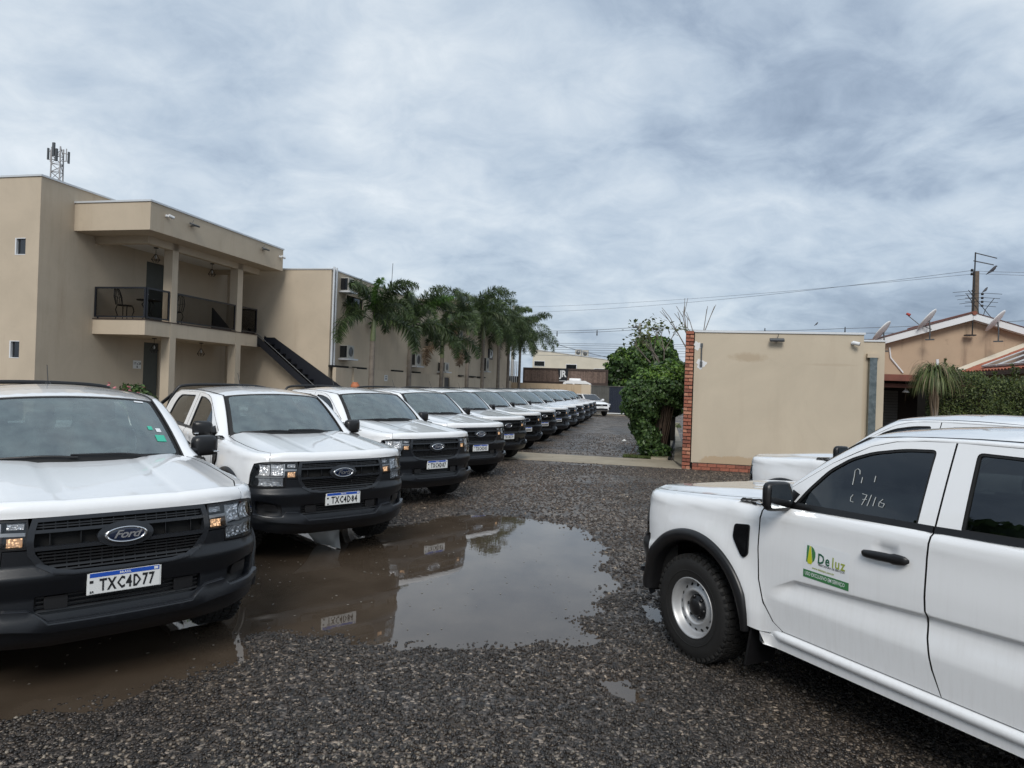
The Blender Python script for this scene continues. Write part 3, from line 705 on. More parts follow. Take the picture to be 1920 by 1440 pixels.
    rwin = rounded([(-.62, 1.36), (.62, 1.36), (.56, 1.66), (-.56, 1.66)], .05, 4)
    patch(t, rw, lambda a, b_: (-2.77+.0*a, a, b_), holes=[rwin], sp=.15, thick=.03, flip=True); t.build('cab_rear_panel', 'paint', root)
    t = mb(); patch(t, rwin, lambda a, b_: (-2.76, a, b_), sp=.3, thick=0, flip=True); t.build('rear_window', 'side_glass', root)
    t = mb()
    patch(t, P_([(-.50, .45), (-.50, 1.16), (-.60, 1.23), (-.70, 1.31), (-.98, 1.50), (-1.2, 1.63), (-1.5, 1.70), (-2.45, 1.71), (-2.6, 1.66), (-2.74, 1.40), (-2.75, .45)]), wrap, holes=[P_(shrink(win1, -.012)), P_(shrink(win2, -.012))], sp=.09, thick=0, off=-.024)
    sh = mirror_mesh(t.mesh('tmp', 'under'), 'tmp2'); t2 = MB(); t2.v = [v.co[:] for v in sh.vertices]; t2.f = [tuple(p.vertices) for p in sh.polygons]; t2.mi = [0]*len(t2.f); t2.sm = [False]*len(t2.f)
    t.add(t2.v, t2.f)
    patch(t, [(-Sx(.30), .42), (Sx(.30), .42), (Sx(.30), 1.0), (-Sx(.30), 1.0)], wrap, sp=.15, thick=0, off=-.09)
    t.box(-4.25, .45, -.60, .60, .33, .52); t.box(-2.75, -.45, -.88, .88, .46, .50); t.box(-.50, -.46, -.85, .85, .35, 1.12); t.box(-.46, .70, -.60, .60, .40, .98)
    for x0, x1 in ((-4.4, -2.8),): t.box(x0, x1, -.60, .60, .52, .78)
    t.tube([(0, -.75, .38), (0, .75, .38)], .05, 8); t.tube([(-3.27, -.75, .38), (-3.27, .75, .38)], .06, 8)
    for cx in (.04, -3.27):
        for sgn in (-1, 1):
            vs = []
            for a in np.linspace(0, PI, 17): vs += [(cx+.492*math.cos(a), .58*sgn, .38+.492*math.sin(a)), (cx+.492*math.cos(a), .91*sgn, .38+.492*math.sin(a))]
            t.add(vs, [(2*q, 2*q+1, 2*q+3, 2*q+2) for q in range(16)], 0, True)
    t.build('underbody', 'under', root)
    # ---- interior
    i = mb(); vs = []
    for u in np.linspace(-1, 1, 15):
        a = Vector(ws(u*.98, .02)); vs += [(a.x-.02, a.y, a.z-.035), (a.x-.30, a.y*1.02, 1.225+.03*math.cos(u*5)), (a.x-.55, a.y*1.04, 1.19), (a.x-.60, a.y*1.04, .75)]
    i.add(vs, [(q*4+j, q*4+j+1, (q+1)*4+j+1, (q+1)*4+j) for q in range(14) for j in range(3)], 0, True)
    i.box(-1.9, -.9, -.12, .12, .5, .82, bev=.02); i.build('dashboard', 'interior', root)
    for y in (-.37, .37):
        s = mb(); s.box(-1.75, -1.22, y-.25, y+.25, .72, .92, bev=.05)
        T = Matrix.Translation((-1.74, y, .86)) @ Matrix.Rotation(math.radians(-14), 4, 'Y'); s.box(-.06, .07, -.24, .24, 0, .62, bev=.05, T=T); s.box(-.03, .06, -.14, .14, .64, .83, bev=.045, T=T)
        s.build('front_seat', 'seat_fabric', root)
    s = mb(); s.box(-2.6, -2.15, -.65, .65, .72, .90, bev=.05); s.box(-2.68, -2.56, -.65, .65, .85, 1.36, bev=.05)
    for y in (-.4, 0, .4): s.box(-2.67, -2.58, y-.13, y+.13, 1.37, 1.53, bev=.04)
    s.build('rear_bench', 'seat_fabric', root)
    s = mb(); T = Matrix.Translation((-1.03, .37, 1.14)) @ Matrix.Rotation(math.radians(-62), 4, 'Y')
    s.tube([tuple(T @ Vector((.18*math.cos(a), .18*math.sin(a), 0))) for a in np.linspace(0, 2*PI, 25)], .014, 6); s.box(-.05, .05, -.16, .16, -.02, .01, T=T, bev=.01); s.tube([(-1.03, .37, 1.14), (-.85, .37, 1.06)], .03, 6)
    s.build('steering_wheel', 'interior', root)
    s = mb(); s.box(-.99, -.965, -.13, .13, 1.575, 1.645, bev=.012); s.tube([(-.97, 0, 1.62), (-.93, 0, 1.68)], .01, 6); s.build('rear_view_mirror', 'interior', root)
    # ---- bed
    t = mb(); ar = [(Sx(-3.27+.50*math.cos(a)), .38+.50*math.sin(a)) for a in np.linspace(math.radians(8), math.radians(172), 24)]
    patch(t, P_([(-2.79, 1.335), (-2.79, .50)])+[ar[0]]+ar[1:]+P_([(-4.40, .55), (-4.44, .75), (-4.44, 1.345)]), wrap, sp=.06)
    t.box(-4.42, -2.79, .74, .80, .70, 1.30); both('bed_side', t, 'paint')
    t = mb(); t.box(-4.44, -2.79, .735, .895, 1.325, 1.362, bev=.012); both('bed_rail_cap', t, 'black')
    t = mb(); t.box(-4.47, -4.41, -.74, .74, .66, 1.33, bev=.02); t.build('tailgate', 'paint', root)
    t = mb(); t.box(-4.43, -2.79, -.74, .74, .76, .79); t.box(-2.82, -2.79, -.74, .74, .79, 1.33); t.build('bed_liner', 'black', root)
    t = mb(); t.box(-4.60, -4.44, -.90, .90, .46, .62, bev=.03); t.build('rear_bumper', 'plastic', root)
    t = mb(); t.box(-4.475, -4.40, .76, .93, .86, 1.30, bev=.02); both('tail_light', t, 'tail_red')
    t = mb()
    hoop = [(-2.93, -.80, 1.36), (-2.90, -.76, 1.55), (-2.88, -.68, 1.73), (-2.87, -.55, 1.80), (-2.87, 0, 1.822), (-2.87, .55, 1.80), (-2.88, .68, 1.73), (-2.90, .76, 1.55), (-2.93, .80, 1.36)]
    P2 = []
    for q in range(len(hoop)-1):
        for e in range(4): 
            p0, p1, p2, p3 = [Vector(hoop[min(max(q+d_, 0), len(hoop)-1)]) for d_ in (-1, 0, 1, 2)]; u_ = e/4
            P2.append(tuple(.5*((2*p1)+(-p0+p2)*u_+(2*p0-5*p1+4*p2-p3)*u_*u_+(-p0+3*p1-3*p2+p3)*u_**3)))
    P2.append(hoop[-1]); t.tube(P2, .021, 10)
    for y in (-.78, .78): t.tube([(-2.90, y*.93, 1.66), (-3.25, y*1.02, 1.50), (-3.50, y*1.03, 1.37)], .026, 8); t.box(-3.58, -2.88, y-.04 if y > 0 else y-.04, y+.04, 1.36, 1.385, bev=.01)
    t.build('sport_bar', 'black', root)
    # ---- wheels
    ty, ri, ho, ca = make_wheel_meshes()
    for cx in (.06, -3.27):
        for sgn in (1, -1):
            w = link('wheel', ty, root, (cx, .805*sgn, .383), (0, random.uniform(0, 6), 0 if sgn > 0 else PI))
            link('rim', ri, w); link('hub_cap', ca, w); link('vent_hole', ho, w)
    # ---- plate (text added per truck)
    xp = wrap(0, .654)[0]+.014
    t = mb(); t.box(xp-.012, xp, -.208, .208, .586, .722); patch(t, rounded([(-.2, .589), (.2, .589), (.2, .719), (-.2, .719)], .008, 3), lambda a, b_: (xp+.003, a, b_), sp=.3, thick=.003)
    pl = t.build('licence_plate', ['plate_white'], root)
    t = mb(); patch(t, [(-.195, .690), (.195, .690), (.195, .715), (-.195, .715)], lambda a, b_: (xp+.0042, a, b_), sp=.3, thick=0); t.build('plate_band', 'plate_blue', pl)
    tv, tf = text_mesh('BRASIL', .019, .0006, 0, 0, res=1, space=1.15); t = mb(); t.add([(xp+.0050, v[0], .7025+v[1]) for v in tv], tf)
    t.box(xp+.0044, xp+.0049, .165, .188, .695, .711); t.build('plate_country', 'plate_white', pl)
    tv, tf = text_mesh('BR', .020, .0005, 0, 0, res=1); t = mb(); t.add([(xp+.0050, v[0]-.182, .601+v[1]) for v in tv], tf)
    t.box(xp+.0040, xp+.0045, -.195, -.175, .655, .672); t.build('plate_code', 'plate_text', pl)
    # ---- door sticker
    SX, SW, SH = -1.072, .308, .208; sz0 = .866
    def stk(a, b_):    # a to the right as read from the left side (towards the tail)
        p = wrap(Sx(SX-a), sz0+b_-.02*a-.0); return p
    def stick(poly, off): q = mb(); patch(q, poly, stk, sp=.05, thick=0, off=off, flip=False); return q
    fl, fr_ = root.children, None
    doors = [c for c in root.children if c.name.startswith('front_door')]
    bd_ = stick([(-SW/2, 0), (SW/2, 0), (SW/2, SH), (-SW/2, SH)], .0012)
    def onboth(nm, q, mt, flipx=False):
        for d_, sg in ((doors[0], 1), (doors[1], -1)):
            me = q.mesh(nm, mt) if sg > 0 else None
            if sg < 0:
                me = q.mesh(nm, mt); me.transform(Matrix.Translation((SX, 0, 0)) @ Matrix.Diagonal((-1, -1, 1, 1)) @ Matrix.Translation((-SX, 0, 0)))
            link(nm, me, d_)
    onboth('door_sticker', bd_, 'sticker_white')
    onboth('sticker_band', stick([(-SW/2, 0), (SW/2, 0), (SW/2, .045), (-SW/2, .045)], .0020), 'sticker_green')
    def txt(s, size, x, z, bold, sx=1.0, sp_=1.0, off=.0028):
        v, f_ = text_mesh(s, size, bold, 0, 0, 'LEFT', 2, sp_); q = mb(); P = []
        for c in v:
            a, b_ = x+c[0]*sx, z+c[1]; p = Vector(stk(a, b_)); P.append(p+normal(stk, a, b_)*off)
        q.add(P, f_); return q
    onboth('sticker_slogan', txt('USO EXCLUSIVO EM SERVIÇO', .030, -.142, .0235, .0002, .68), 'sticker_white')
    onboth('sticker_name', txt('De', .080, -.057, .128, .0017, .80, 1.14), 'sticker_dark_green')
    onboth('sticker_name_end', txt('luz', .080, .040, .128, .0015, .84, 1.16), 'sticker_lime')
    onboth('sticker_trade', txt('PRESTADORA DE SERVIÇOS', .0165, -.050, .094, .0002, .86), 'plate_text')
    onboth('sticker_web', txt('www.deluzps.com.br', .0185, -.092, .066, .0003, .96), 'sticker_lime')
    lg = stick([(-.135, .092), (-.135, .190), (-.118, .190), (-.126, .092)], .0024)
    patch(lg, [(-.105, .190), (-.088, .180), (-.074, .158), (-.072, .135), (-.078, .112), (-.090, .096)], stk, sp=.03, thick=0, off=.0024)
    onboth('sticker_logo', lg, 'sticker_green')
    onboth('sticker_logo_beam', stick([(-.123, .084), (-.098, .084), (-.092, .098), (-.107, .188), (-.115, .188), (-.127, .098)], .0027), 'sticker_yellow')
    return root, xp
def plate_text(root, xp, s, real=True):
    pl = [c for c in root.children if c.name.startswith('licence_plate')][0]; t = MB()
    if real:
        tv, tf = text_mesh(s, .098, .0026, 0, 0, res=1, space=1.16); mxx = max(v[0] for v in tv); k = .156/mxx
        t.add([(xp+.0052, v[0]*k+.012, .637+v[1]*1.05) for v in tv], tf)
    else:
        for i in range(7): t.box(xp+.0045, xp+.005, -.150+i*.048, -.116+i*.048, .604, .668)
    t.build('plate_number', 'plate_text', pl)
M['mirror_glass'] = simple('mirror_glass', (.55, .58, .6), .03, metal=1)
M['tail_red'] = simple('tail_red', (.35, .01, .01), .15, coat=1.0)
M['plate_white'] = simple('plate_white', (.72, .73, .72), .4)
M['plate_blue'] = simple('plate_blue', (.012, .075, .42), .4)
M['plate_text'] = simple('plate_black_print', (.012, .012, .014), .5)
M['sticker_white'] = simple('sticker_white', (.80, .82, .84), .35)
M['sticker_green'] = simple('sticker_green', (.055, .20, .075), .35)
M['sticker_dark_green'] = simple('sticker_dark_green', (.02, .11, .06), .35)
M['sticker_lime'] = simple('sticker_lime', (.32, .38, .06), .35)
M['sticker_yellow'] = simple('sticker_yellow', (.55, .58, .03), .35)

TRUCK, XPL = build_truck()
# du: position of each truck in the row, world heading of its nose
def place(o, u=None, v=None, yaw=0, xy=None, z=0):
    p = W(u, v) if xy is None else Vector((xy[0], xy[1], 0)); o.location = (p.x, p.y, z); o.rotation_euler = (0, 0, yaw)
ROW = [  # x, y, yaw, plate, label
 (-2.990, 5.031, -.842, 'TXC4D77', 'nearest left white pickup, cut off by the frame, plate TXC4D77, green stickers on its windshield'),
 (-2.415, 8.301, -.843, 'TXC4D84', 'white pickup with plate TXC4D84 and a white rag hanging on the puddle behind its bumper'),
 (-1.794, 11.724, -.775, 'TXC4D87', 'white pickup with plate TXC4D87, third from the camera in the row'),
 None, None, None, None, None, None, None, None, None, None]
dist = [(-3.63, 13.80, 'TXC4D83'), (-3.83, 17.30, 'TXC4D79'), (-3.98, 20.55, None), (-4.02, 23.9, None), (-4.05, 27.3, None), (-4.12, 30.7, None), (-4.22, 34.3, None), (-4.30, 38.0, None), (-4.42, 41.5, None), (-4.60, 45.0, None)]
words = ['fourth', 'fifth', 'sixth', 'seventh', 'eighth', 'ninth', 'tenth', 'eleventh', 'twelfth', 'thirteenth and farthest']
for i, (pu, pv, pt) in enumerate(dist):
    p = W(pu, pv); yaw = -.78+(-.02, .01, .0, .02, -.01, 0.015, -.02, 0, .01, 0)[i]
    x, y = p.x-math.cos(yaw)*.92, p.y-math.sin(yaw)*.92
    ROW[3+i] = (x, y, yaw, pt, 'white pickup %swhich stands %s from the camera in the left row' % (('with plate %s ' % pt) if pt else '', words[i]))
RIGHT = [(2.2104, 5.394, 2.036, 'nearest white pickup on the right showing its side, wheel and company door sticker'),
         (4.17, 8.68, 2.036, 'white pickup parked behind the nearest right one, only hood and roof in view')]
trucks = []
for i, r in enumerate(ROW+[None]*0):
    o = TRUCK if i == 0 else None
    if o is None:
        o = copy_tree(TRUCK_CLEAN) if 'TRUCK_CLEAN' in globals() else copy_tree(TRUCK)
    if i == 0:
        TRUCK_CLEAN = copy_tree(TRUCK)
    place(o, xy=(r[0], r[1]), yaw=r[2]); o['label'] = r[4]
    trucks.append(o)
for x, y, yw, lb in RIGHT:
    o = copy_tree(TRUCK_CLEAN); place(o, xy=(x, y), yaw=yw); o['label'] = lb; trucks.append(o)
for o, r in zip(trucks[:13], ROW): plate_text(o, XPL, r[3] or '', bool(r[3]))
def kill(o):
    for c in list(o.children): kill(c)
    bpy.data.objects.remove(o)
kill(TRUCK_CLEAN)
# stickers inside the first windshield
def wsq(u0, u1, v0, v1, off=.003):
    q = MB(); patch(q, [(u0, v0), (u1, v0), (u1, v1), (u0, v1)], ws, sp=.1, thick=0, off=off); return q
wso = [c for c in trucks[0].children if c.name.startswith('windshield')][0]
M['sticker_teal'] = simple('sticker_teal', (.05, .50, .34), .4)
wsq(.755, .87, .22, .32).build('inspection_sticker', 'sticker_teal', wso); wsq(.71, .765, .40, .46).build('inspection_sticker', 'sticker_teal', wso)
wsq(.80, .86, .37, .43).build('inspection_sticker', 'sticker_white', wso); wsq(.72, .84, .91, .94).build('inspection_sticker', 'sticker_white', wso)
# marker writing on the driver window of the nearest right pickup
dr = [c for c in trucks[13].children if c.name.startswith('front_door')][0]
mk = MB()
def stroke(pts, r=.0024):
    P = [Vector(wrap(Sx(x), w))+normal(wrap, Sx(x), w)*-.008 for x, w in pts]; mk.tube([tuple(p) for p in P], r, 5)
stroke([(-1.139, 1.445), (-1.136, 1.49), (-1.131, 1.525), (-1.145, 1.538), (-1.162, 1.530), (-1.168, 1.508)])
stroke([(-1.190, 1.462), (-1.189, 1.495)]); stroke([(-1.268, 1.478), (-1.267, 1.512)])
stroke([(-1.160, 1.392), (-1.150, 1.376), (-1.153, 1.354), (-1.172, 1.352)])
stroke([(-1.215, 1.405), (-1.245, 1.402), (-1.238, 1.375), (-1.228, 1.345)]); stroke([(-1.225, 1.375), (-1.250, 1.378), ], .0020)
stroke([(-1.272, 1.408), (-1.262, 1.345)]); stroke([(-1.300, 1.400), (-1.296, 1.350)])
stroke([(-1.345, 1.395), (-1.328, 1.375), (-1.330, 1.355), (-1.355, 1.352), (-1.360, 1.372), (-1.335, 1.375)])
tag(mk.build('marker_writing', simple('marker_chalk', (.42, .44, .44), .8), dr))

for i_, a_ in ((2, .10), (3, .22), (5, -.14), (6, .09), (8, -.2), (10, .15), (14, .12)):      # front wheels turned a little
    for c in trucks[i_].children:
        if c.name.startswith('wheel') and not c.name.startswith('wheel_') and c.location.x > 0: c.rotation_mode = 'ZYX' if False else 'XYZ'; c.rotation_euler[2] += a_

# ================================================================== ground, puddle, paths
def fbm2(x, y, seed, scale, octv=4):
    r = np.zeros_like(x); a = 1.0; tot = 0
    rg = np.random.default_rng(seed)
    for o in range(octv):
        for k in range(5):
            th = rg.uniform(0, 2*PI); f = scale*(2**o)*rg.uniform(.7, 1.3); r += a*np.sin((x*np.cos(th)+y*np.sin(th))*f+rg.uniform(0, 6.3))/5; 
        tot += a*.45; a *= .55
    return r/tot
WATER = -.022
def _w(u, v): p = W(u, v); return (p.x, p.y)
PUD = [_w(*p) for p in [(-3.9, 3.0), (-3.35, 3.45), (-2.85, 3.85), (-2.62, 4.35), (-2.95, 4.72), (-2.35, 4.85), (-1.94, 4.86), (-1.5, 4.80), (-.95, 4.95), (-.62, 5.35), (-.50, 6.0), (-.42, 7.0), (-.50, 8.0), (-.72, 9.0), (-1.3, 9.85), (-2.2, 10.35), (-3.0, 10.1), (-3.45, 9.2), (-4.3, 8.5), (-5.2, 7.5), (-5.4, 5.5), (-5.2, 3.6)]]
PUD2 = [_w(*p) for p in [(-.45, 4.75), (-.15, 4.85), (-.02, 4.50), (-.12, 4.38), (-.32, 4.50)]]
PUD3 = [_w(*p) for p in [(-.12, 6.5), (.02, 6.45), (.12, 6.15), (.0, 6.05), (-.08, 6.2)]]
def sdf(poly, x, y):
    P = np.stack([x.ravel(), y.ravel()], 1); d = np.full(len(P), 1e9); n = len(poly)
    for i in range(n):
        a = np.array(poly[i]); b = np.array(poly[(i+1) % n]); ab = b-a; t = np.clip(((P-a)@ab)/(ab@ab), 0, 1); d = np.minimum(d, np.linalg.norm(P-a-t[:, None]*ab, axis=1))
    return np.where(pip(poly, P), -d, d).reshape(x.shape)
def height(x, y):
    x = np.asarray(x, float); y = np.asarray(y, float); r = np.hypot(x, y-6)
    fade = np.clip((60-r)/30, 0, 1)
    h = fade*(.007*fbm2(x, y, 1, 1.1, 3)+.004*fbm2(x, y, 2, 5.0, 3))+.002
    near = np.hypot(x+1.5, y-7) < 12
    if near.any():
        xs, ys = x[near], y[near]; nz = .13*fbm2(xs, ys, 5, 3.2, 4)+.08*fbm2(xs, ys, 6, 12, 3)+np.clip(xs*VV.y*0+(xs*UV.x+ys*UV.y)+1.4, 0, 1)*.12*fbm2(xs, ys, 9, 5.5, 3)
        d1 = sdf(PUD, xs, ys)+nz; k = np.clip((d1+.58)/.95, 0, 1); b = .060*(1-k*k*(3-2*k))
        d2 = sdf(PUD2, xs, ys)+nz*.3; k2 = np.clip((d2+.13)/.16, 0, 1); b2 = .040*(1-k2)
        d3 = sdf(PUD3, xs, ys)+nz*.3; k3 = np.clip((d3+.05)/.14, 0, 1); b3 = .034*(1-k3)
        h[near] -= np.maximum(np.maximum(b, b2), b3)
    return h
def axis(lo, hi, fine0, fine1, step):
    a = list(np.arange(fine0, fine1, step)); s = step; v = a[-1]
    while v < hi: s *= 1.18; v += s; a.append(v)
    s = step; v = a[0]; L = []
    while v > lo: s *= 1.18; v -= s; L.append(v)
    return np.array(L[::-1]+a)
gx = axis(-900, 900, -8.5, 6.5, .055); gy = axis(-300, 1500, 1.0, 14.0, .055)
GX, GY = np.meshgrid(gx, gy); GZ = height(GX, GY)
nx_, ny_ = len(gx), len(gy)
def grid_mesh(name, X, Y, Z, mat):
    ny, nx = X.shape; me = bpy.data.meshes.new(name); co = np.stack([X, Y, Z], -1).reshape(-1, 3).astype(np.float32)
    idx = np.arange(nx*ny).reshape(ny, nx); f = np.stack([idx[:-1, :-1], idx[:-1, 1:], idx[1:, 1:], idx[1:, :-1]], -1).reshape(-1, 4)
    me.vertices.add(len(co)); me.vertices.foreach_set('co', co.ravel()); me.loops.add(f.size); me.loops.foreach_set('vertex_index', f.ravel().astype(np.int32))
    me.polygons.add(len(f)); me.polygons.foreach_set('loop_start', np.arange(0, f.size, 4, dtype=np.int32)); me.polygons.foreach_set('use_smooth', np.ones(len(f), bool))
    me.update(calc_edges=True); me.materials.append(mat); return me
def gravel_mat():
    t = Nt('wet_gravel'); o = t.obj()
    v1 = t.n('TexVoronoi', ins={'Vector': o, 'Scale': 52.0}); v2 = t.n('TexVoronoi', ins={'Vector': o, 'Scale': 27.0})
    c1 = t.n('SeparateColor', ins={'Color': v1.outputs['Color']}).outputs[0]; c2 = t.n('SeparateColor', ins={'Color': v2.outputs['Color']}).outputs[1]
    st = t.ramp(c1, (0.0, (.010, .009, .008)), (.45, (.036, .032, .029)), (.80, (.082, .073, .067)), (.97, (.21, .185, .16)))
    st2 = t.ramp(c2, (0.0, (.55, .55, .55)), (1.0, (1.35, 1.33, 1.3)))
    base = t.mix(1.0, st, st2, 'MULTIPLY')
    big = t.noise(o, .55, 5, .6, .4); base = t.mix(t.ramp(big, (.38, 0.0), (.62, 1.0)), t.mix(1.0, base, (1.10, 1.08, 1.08), 'MULTIPLY'), t.mix(1.0, base, (2.1, 1.9, 1.68), 'MULTIPLY'))
    mud = t.noise(o, 1.7, 5, .65); base = t.mix(t.ramp(mud, (.56, 0.0), (.70, .65)), base, (.075, .058, .042))
    z = t.n('SeparateXYZ', ins={'Vector': o}).outputs[2]; sub = t.ramp(t.n('MapRange', ins={'Value': z, 'From Min': -.034, 'From Max': -.014}).outputs[0], (0.0, 1.0), (1.0, 0.0))
    base = t.mix(sub, base, (.060, .043, .030))
    t.set(color=base, rough=t.ramp(t.noise(o, 2.3, 4, .6), (.4, .30), (.62, .62)), spec=.5)
    d = t.ramp(v1.outputs['Distance'], (0.0, 1.0), (.75, 0.0)); t.bump(d, .9, .010); return t.m
M['gravel'] = gravel_mat()
g = link('gravel_ground', grid_mesh('gravel_ground', GX, GY, GZ, M['gravel'])); tag(g, 'wet dark gravel yard', kind='structure')
def water_mat():
    t = Nt('muddy_water'); o = t.obj()
    n = t.noise(o, 1.6, 5, .6); t.set(color=t.mix(t.ramp(n, (.35, 0.0), (.7, 1.0)), (.060, .044, .031), (.092, .070, .051)), rough=.02, ior=1.46, spec=.6)
    nn = t.noise(o, 9.0, 3, .5); t.bump(nn, .05, .006); return t.m
M['water'] = water_mat()
wx = np.linspace(-9, 2.2, 60); wy = np.linspace(1.0, 12.5, 60); WX, WY = np.meshgrid(wx, wy)
g = link('puddle_water', grid_mesh('puddle_water', WX, WY, WX*0+WATER, M['water'])); tag(g, 'muddy rainwater standing in the gravel', kind='structure')
# loose stones: the near ones as geometry
def stones():
    bm = bmesh.new(); bmesh.ops.create_icosphere(bm, subdivisions=1, radius=1); bm.verts.ensure_lookup_table(); bv = np.array([v.co[:] for v in bm.verts]); bf = np.array([[v.index for v in f.verts] for f in bm.faces]); bm.free()
    pts = []; rg = np.random.default_rng(3)
    def scatter(n, y0, y1, smin, smax, lift=.0):
        y = y0+(y1-y0)*rg.random(n)**.9; x = (rg.random(n)*2-1)*np.minimum(y*.80+.5, 8.5+y*.05) + (0 if y1 < 11 else -.5); pts.append(np.stack([x, y, rg.uniform(smin, smax, n), np.full(n, lift)], 1))
    scatter(21000, 2.55, 4.2, .0072, .0130); scatter(31000, 4.2, 6.6, .0082, .0140); scatter(26000, 6.6, 10.5, .0105, .0175); scatter(34000, 10.5, 17.5, .012, .019); scatter(9000, 17.5, 30, .016, .024)
    P = np.concatenate(pts); z = height(P[:, 0], P[:, 1]); k = z > WATER-.014; uu = P[:, 0]*UV.x+P[:, 1]*UV.y; vv = P[:, 0]*VV.x+P[:, 1]*VV.y; on = (vv > 18.0) & (vv < 20.25); k &= ~(on & (rg.random(len(P)) < .985)); k &= ~((uu > -.35) & (vv > 17.9)); k &= ~((uu > .38) & (uu < 5) & (vv > 17.85)); P = P[k]; z = z[k]
    k = (z > WATER+.001) | (rg.random(len(P)) < .30); mudn = fbm2(P[:, 0], P[:, 1], 77, 1.3, 4); k &= ~((mudn > .62) & (rg.random(len(P)) < .72)); P = P[k]; z = z[k]; n = len(P)
    var = bv[None]*(1+rg.uniform(-.34, .34, (n, len(bv), 1))); sc = P[:, 2][:, None]*rg.uniform(.65, 1.35, (n, 3)); sc[:, 2] *= .72
    var = var*sc[:, None, :]; a = rg.uniform(0, 2*PI, n); b = rg.uniform(-.7, .7, n)
    ca, sa, cb, sb = np.cos(a), np.sin(a), np.cos(b), np.sin(b); R = np.zeros((n, 3, 3))
    R[:, 0, 0] = ca; R[:, 0, 1] = -sa*cb; R[:, 0, 2] = sa*sb; R[:, 1, 0] = sa; R[:, 1, 1] = ca*cb; R[:, 1, 2] = -ca*sb; R[:, 2, 1] = sb; R[:, 2, 2] = cb
    co = np.einsum('nij,nkj->nki', R, var); co[:, :, 0] += P[:, 0][:, None]; co[:, :, 1] += P[:, 1][:, None]; co[:, :, 2] += (z+P[:, 2]*.25+rg.uniform(-.003, .004, n))[:, None]
    F = (bf[None]+(np.arange(n)*len(bv))[:, None, None]).reshape(-1, 3)
    me = bpy.data.meshes.new('gravel_stones'); me.vertices.add(n*len(bv)); me.vertices.foreach_set('co', co.astype(np.float32).ravel())
    me.loops.add(F.size); me.loops.foreach_set('vertex_index', F.ravel().astype(np.int32)); me.polygons.add(len(F)); me.polygons.foreach_set('loop_start', np.arange(0, F.size, 3, dtype=np.int32)); me.update(calc_edges=True)
    t = Nt('loose_stone'); r = t.n('NewGeometry').outputs['Random Per Island']; o = t.obj(); y = t.n('SeparateXYZ', ins={'Vector': o}).outputs[1]
    base = t.ramp(r, (0.0, (.012, .0105, .010)), (.35, (.021, .018, .016)), (.66, (.037, .0315, .0275)), (.90, (.053, .046, .040)), (.975, (.076, .068, .059)), (1.0, (.22, .195, .16)))
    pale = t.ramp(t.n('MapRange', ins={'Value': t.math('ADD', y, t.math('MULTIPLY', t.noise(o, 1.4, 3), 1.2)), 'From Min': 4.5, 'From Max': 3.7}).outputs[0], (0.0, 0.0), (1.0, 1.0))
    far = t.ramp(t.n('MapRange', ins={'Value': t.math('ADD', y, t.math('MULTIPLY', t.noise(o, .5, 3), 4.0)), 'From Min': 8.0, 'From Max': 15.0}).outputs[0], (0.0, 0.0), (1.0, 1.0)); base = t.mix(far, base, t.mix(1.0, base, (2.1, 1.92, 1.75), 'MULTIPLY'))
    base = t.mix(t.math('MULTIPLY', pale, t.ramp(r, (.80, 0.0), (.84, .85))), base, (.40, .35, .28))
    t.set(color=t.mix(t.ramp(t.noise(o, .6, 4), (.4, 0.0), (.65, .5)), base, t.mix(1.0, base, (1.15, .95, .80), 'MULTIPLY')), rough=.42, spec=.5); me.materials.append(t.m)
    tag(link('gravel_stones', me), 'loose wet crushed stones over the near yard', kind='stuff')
stones()
M['concrete'] = (lambda t: (t.set(color=t.mix(t.ramp(t.noise(t.obj(), 1.6, 6, .6), (.35, 0.0), (.65, 1.0)), (.27, .228, .165), (.38, .325, .24)), rough=.7), t.bump(t.noise(t.obj(), 40, 4), .3, .004), t.m)[2])(Nt('worn_concrete'))
def slab(name, pts, z0, z1, mat, label=None):
    q = MB(); q.prism([_w(*p) for p in pts], z0, z1); o = q.build(name, mat); tag(o, label, kind='structure'); return o
slab('concrete_strip', [(-12, 18.32), (.70, 17.98), (.44, 18.6), (.32, 19.95), (-12, 20.1)], -.10, .012, 'concrete')
slab('path', [(.34, 19.95), (.60, 18.4), (.72, 18.4), (.72, 40), (1.02, 44), (.66, 44), (.50, 28)], -.1, .03, 'concrete')
slab('kerb', [(-.30, 20.1), (.16, 20.0), (.42, 27), (.60, 40), (.1, 40), (-.15, 28)], -.1, .05, 'concrete')
q = MB(); q.prism([_w(*p) for p in [(.17, 20.05), (.24, 20.05), (.50, 28), (.62, 40), (.58, 40), (.43, 28)]], -.1, .055); tag(q.build('drain_channel', 'under'), kind='structure')
slab('road', [(-60, 56.3), (80, 60), (80, 72), (-60, 68)], -.08, .014, simple('asphalt', (.06, .06, .062), .75, var=.2, scale=1))
slab('threshold', [(-5.8, 52.9), (.6, 52.3), (.6, 53.3), (-5.8, 53.7)], -.1, .016, 'concrete')

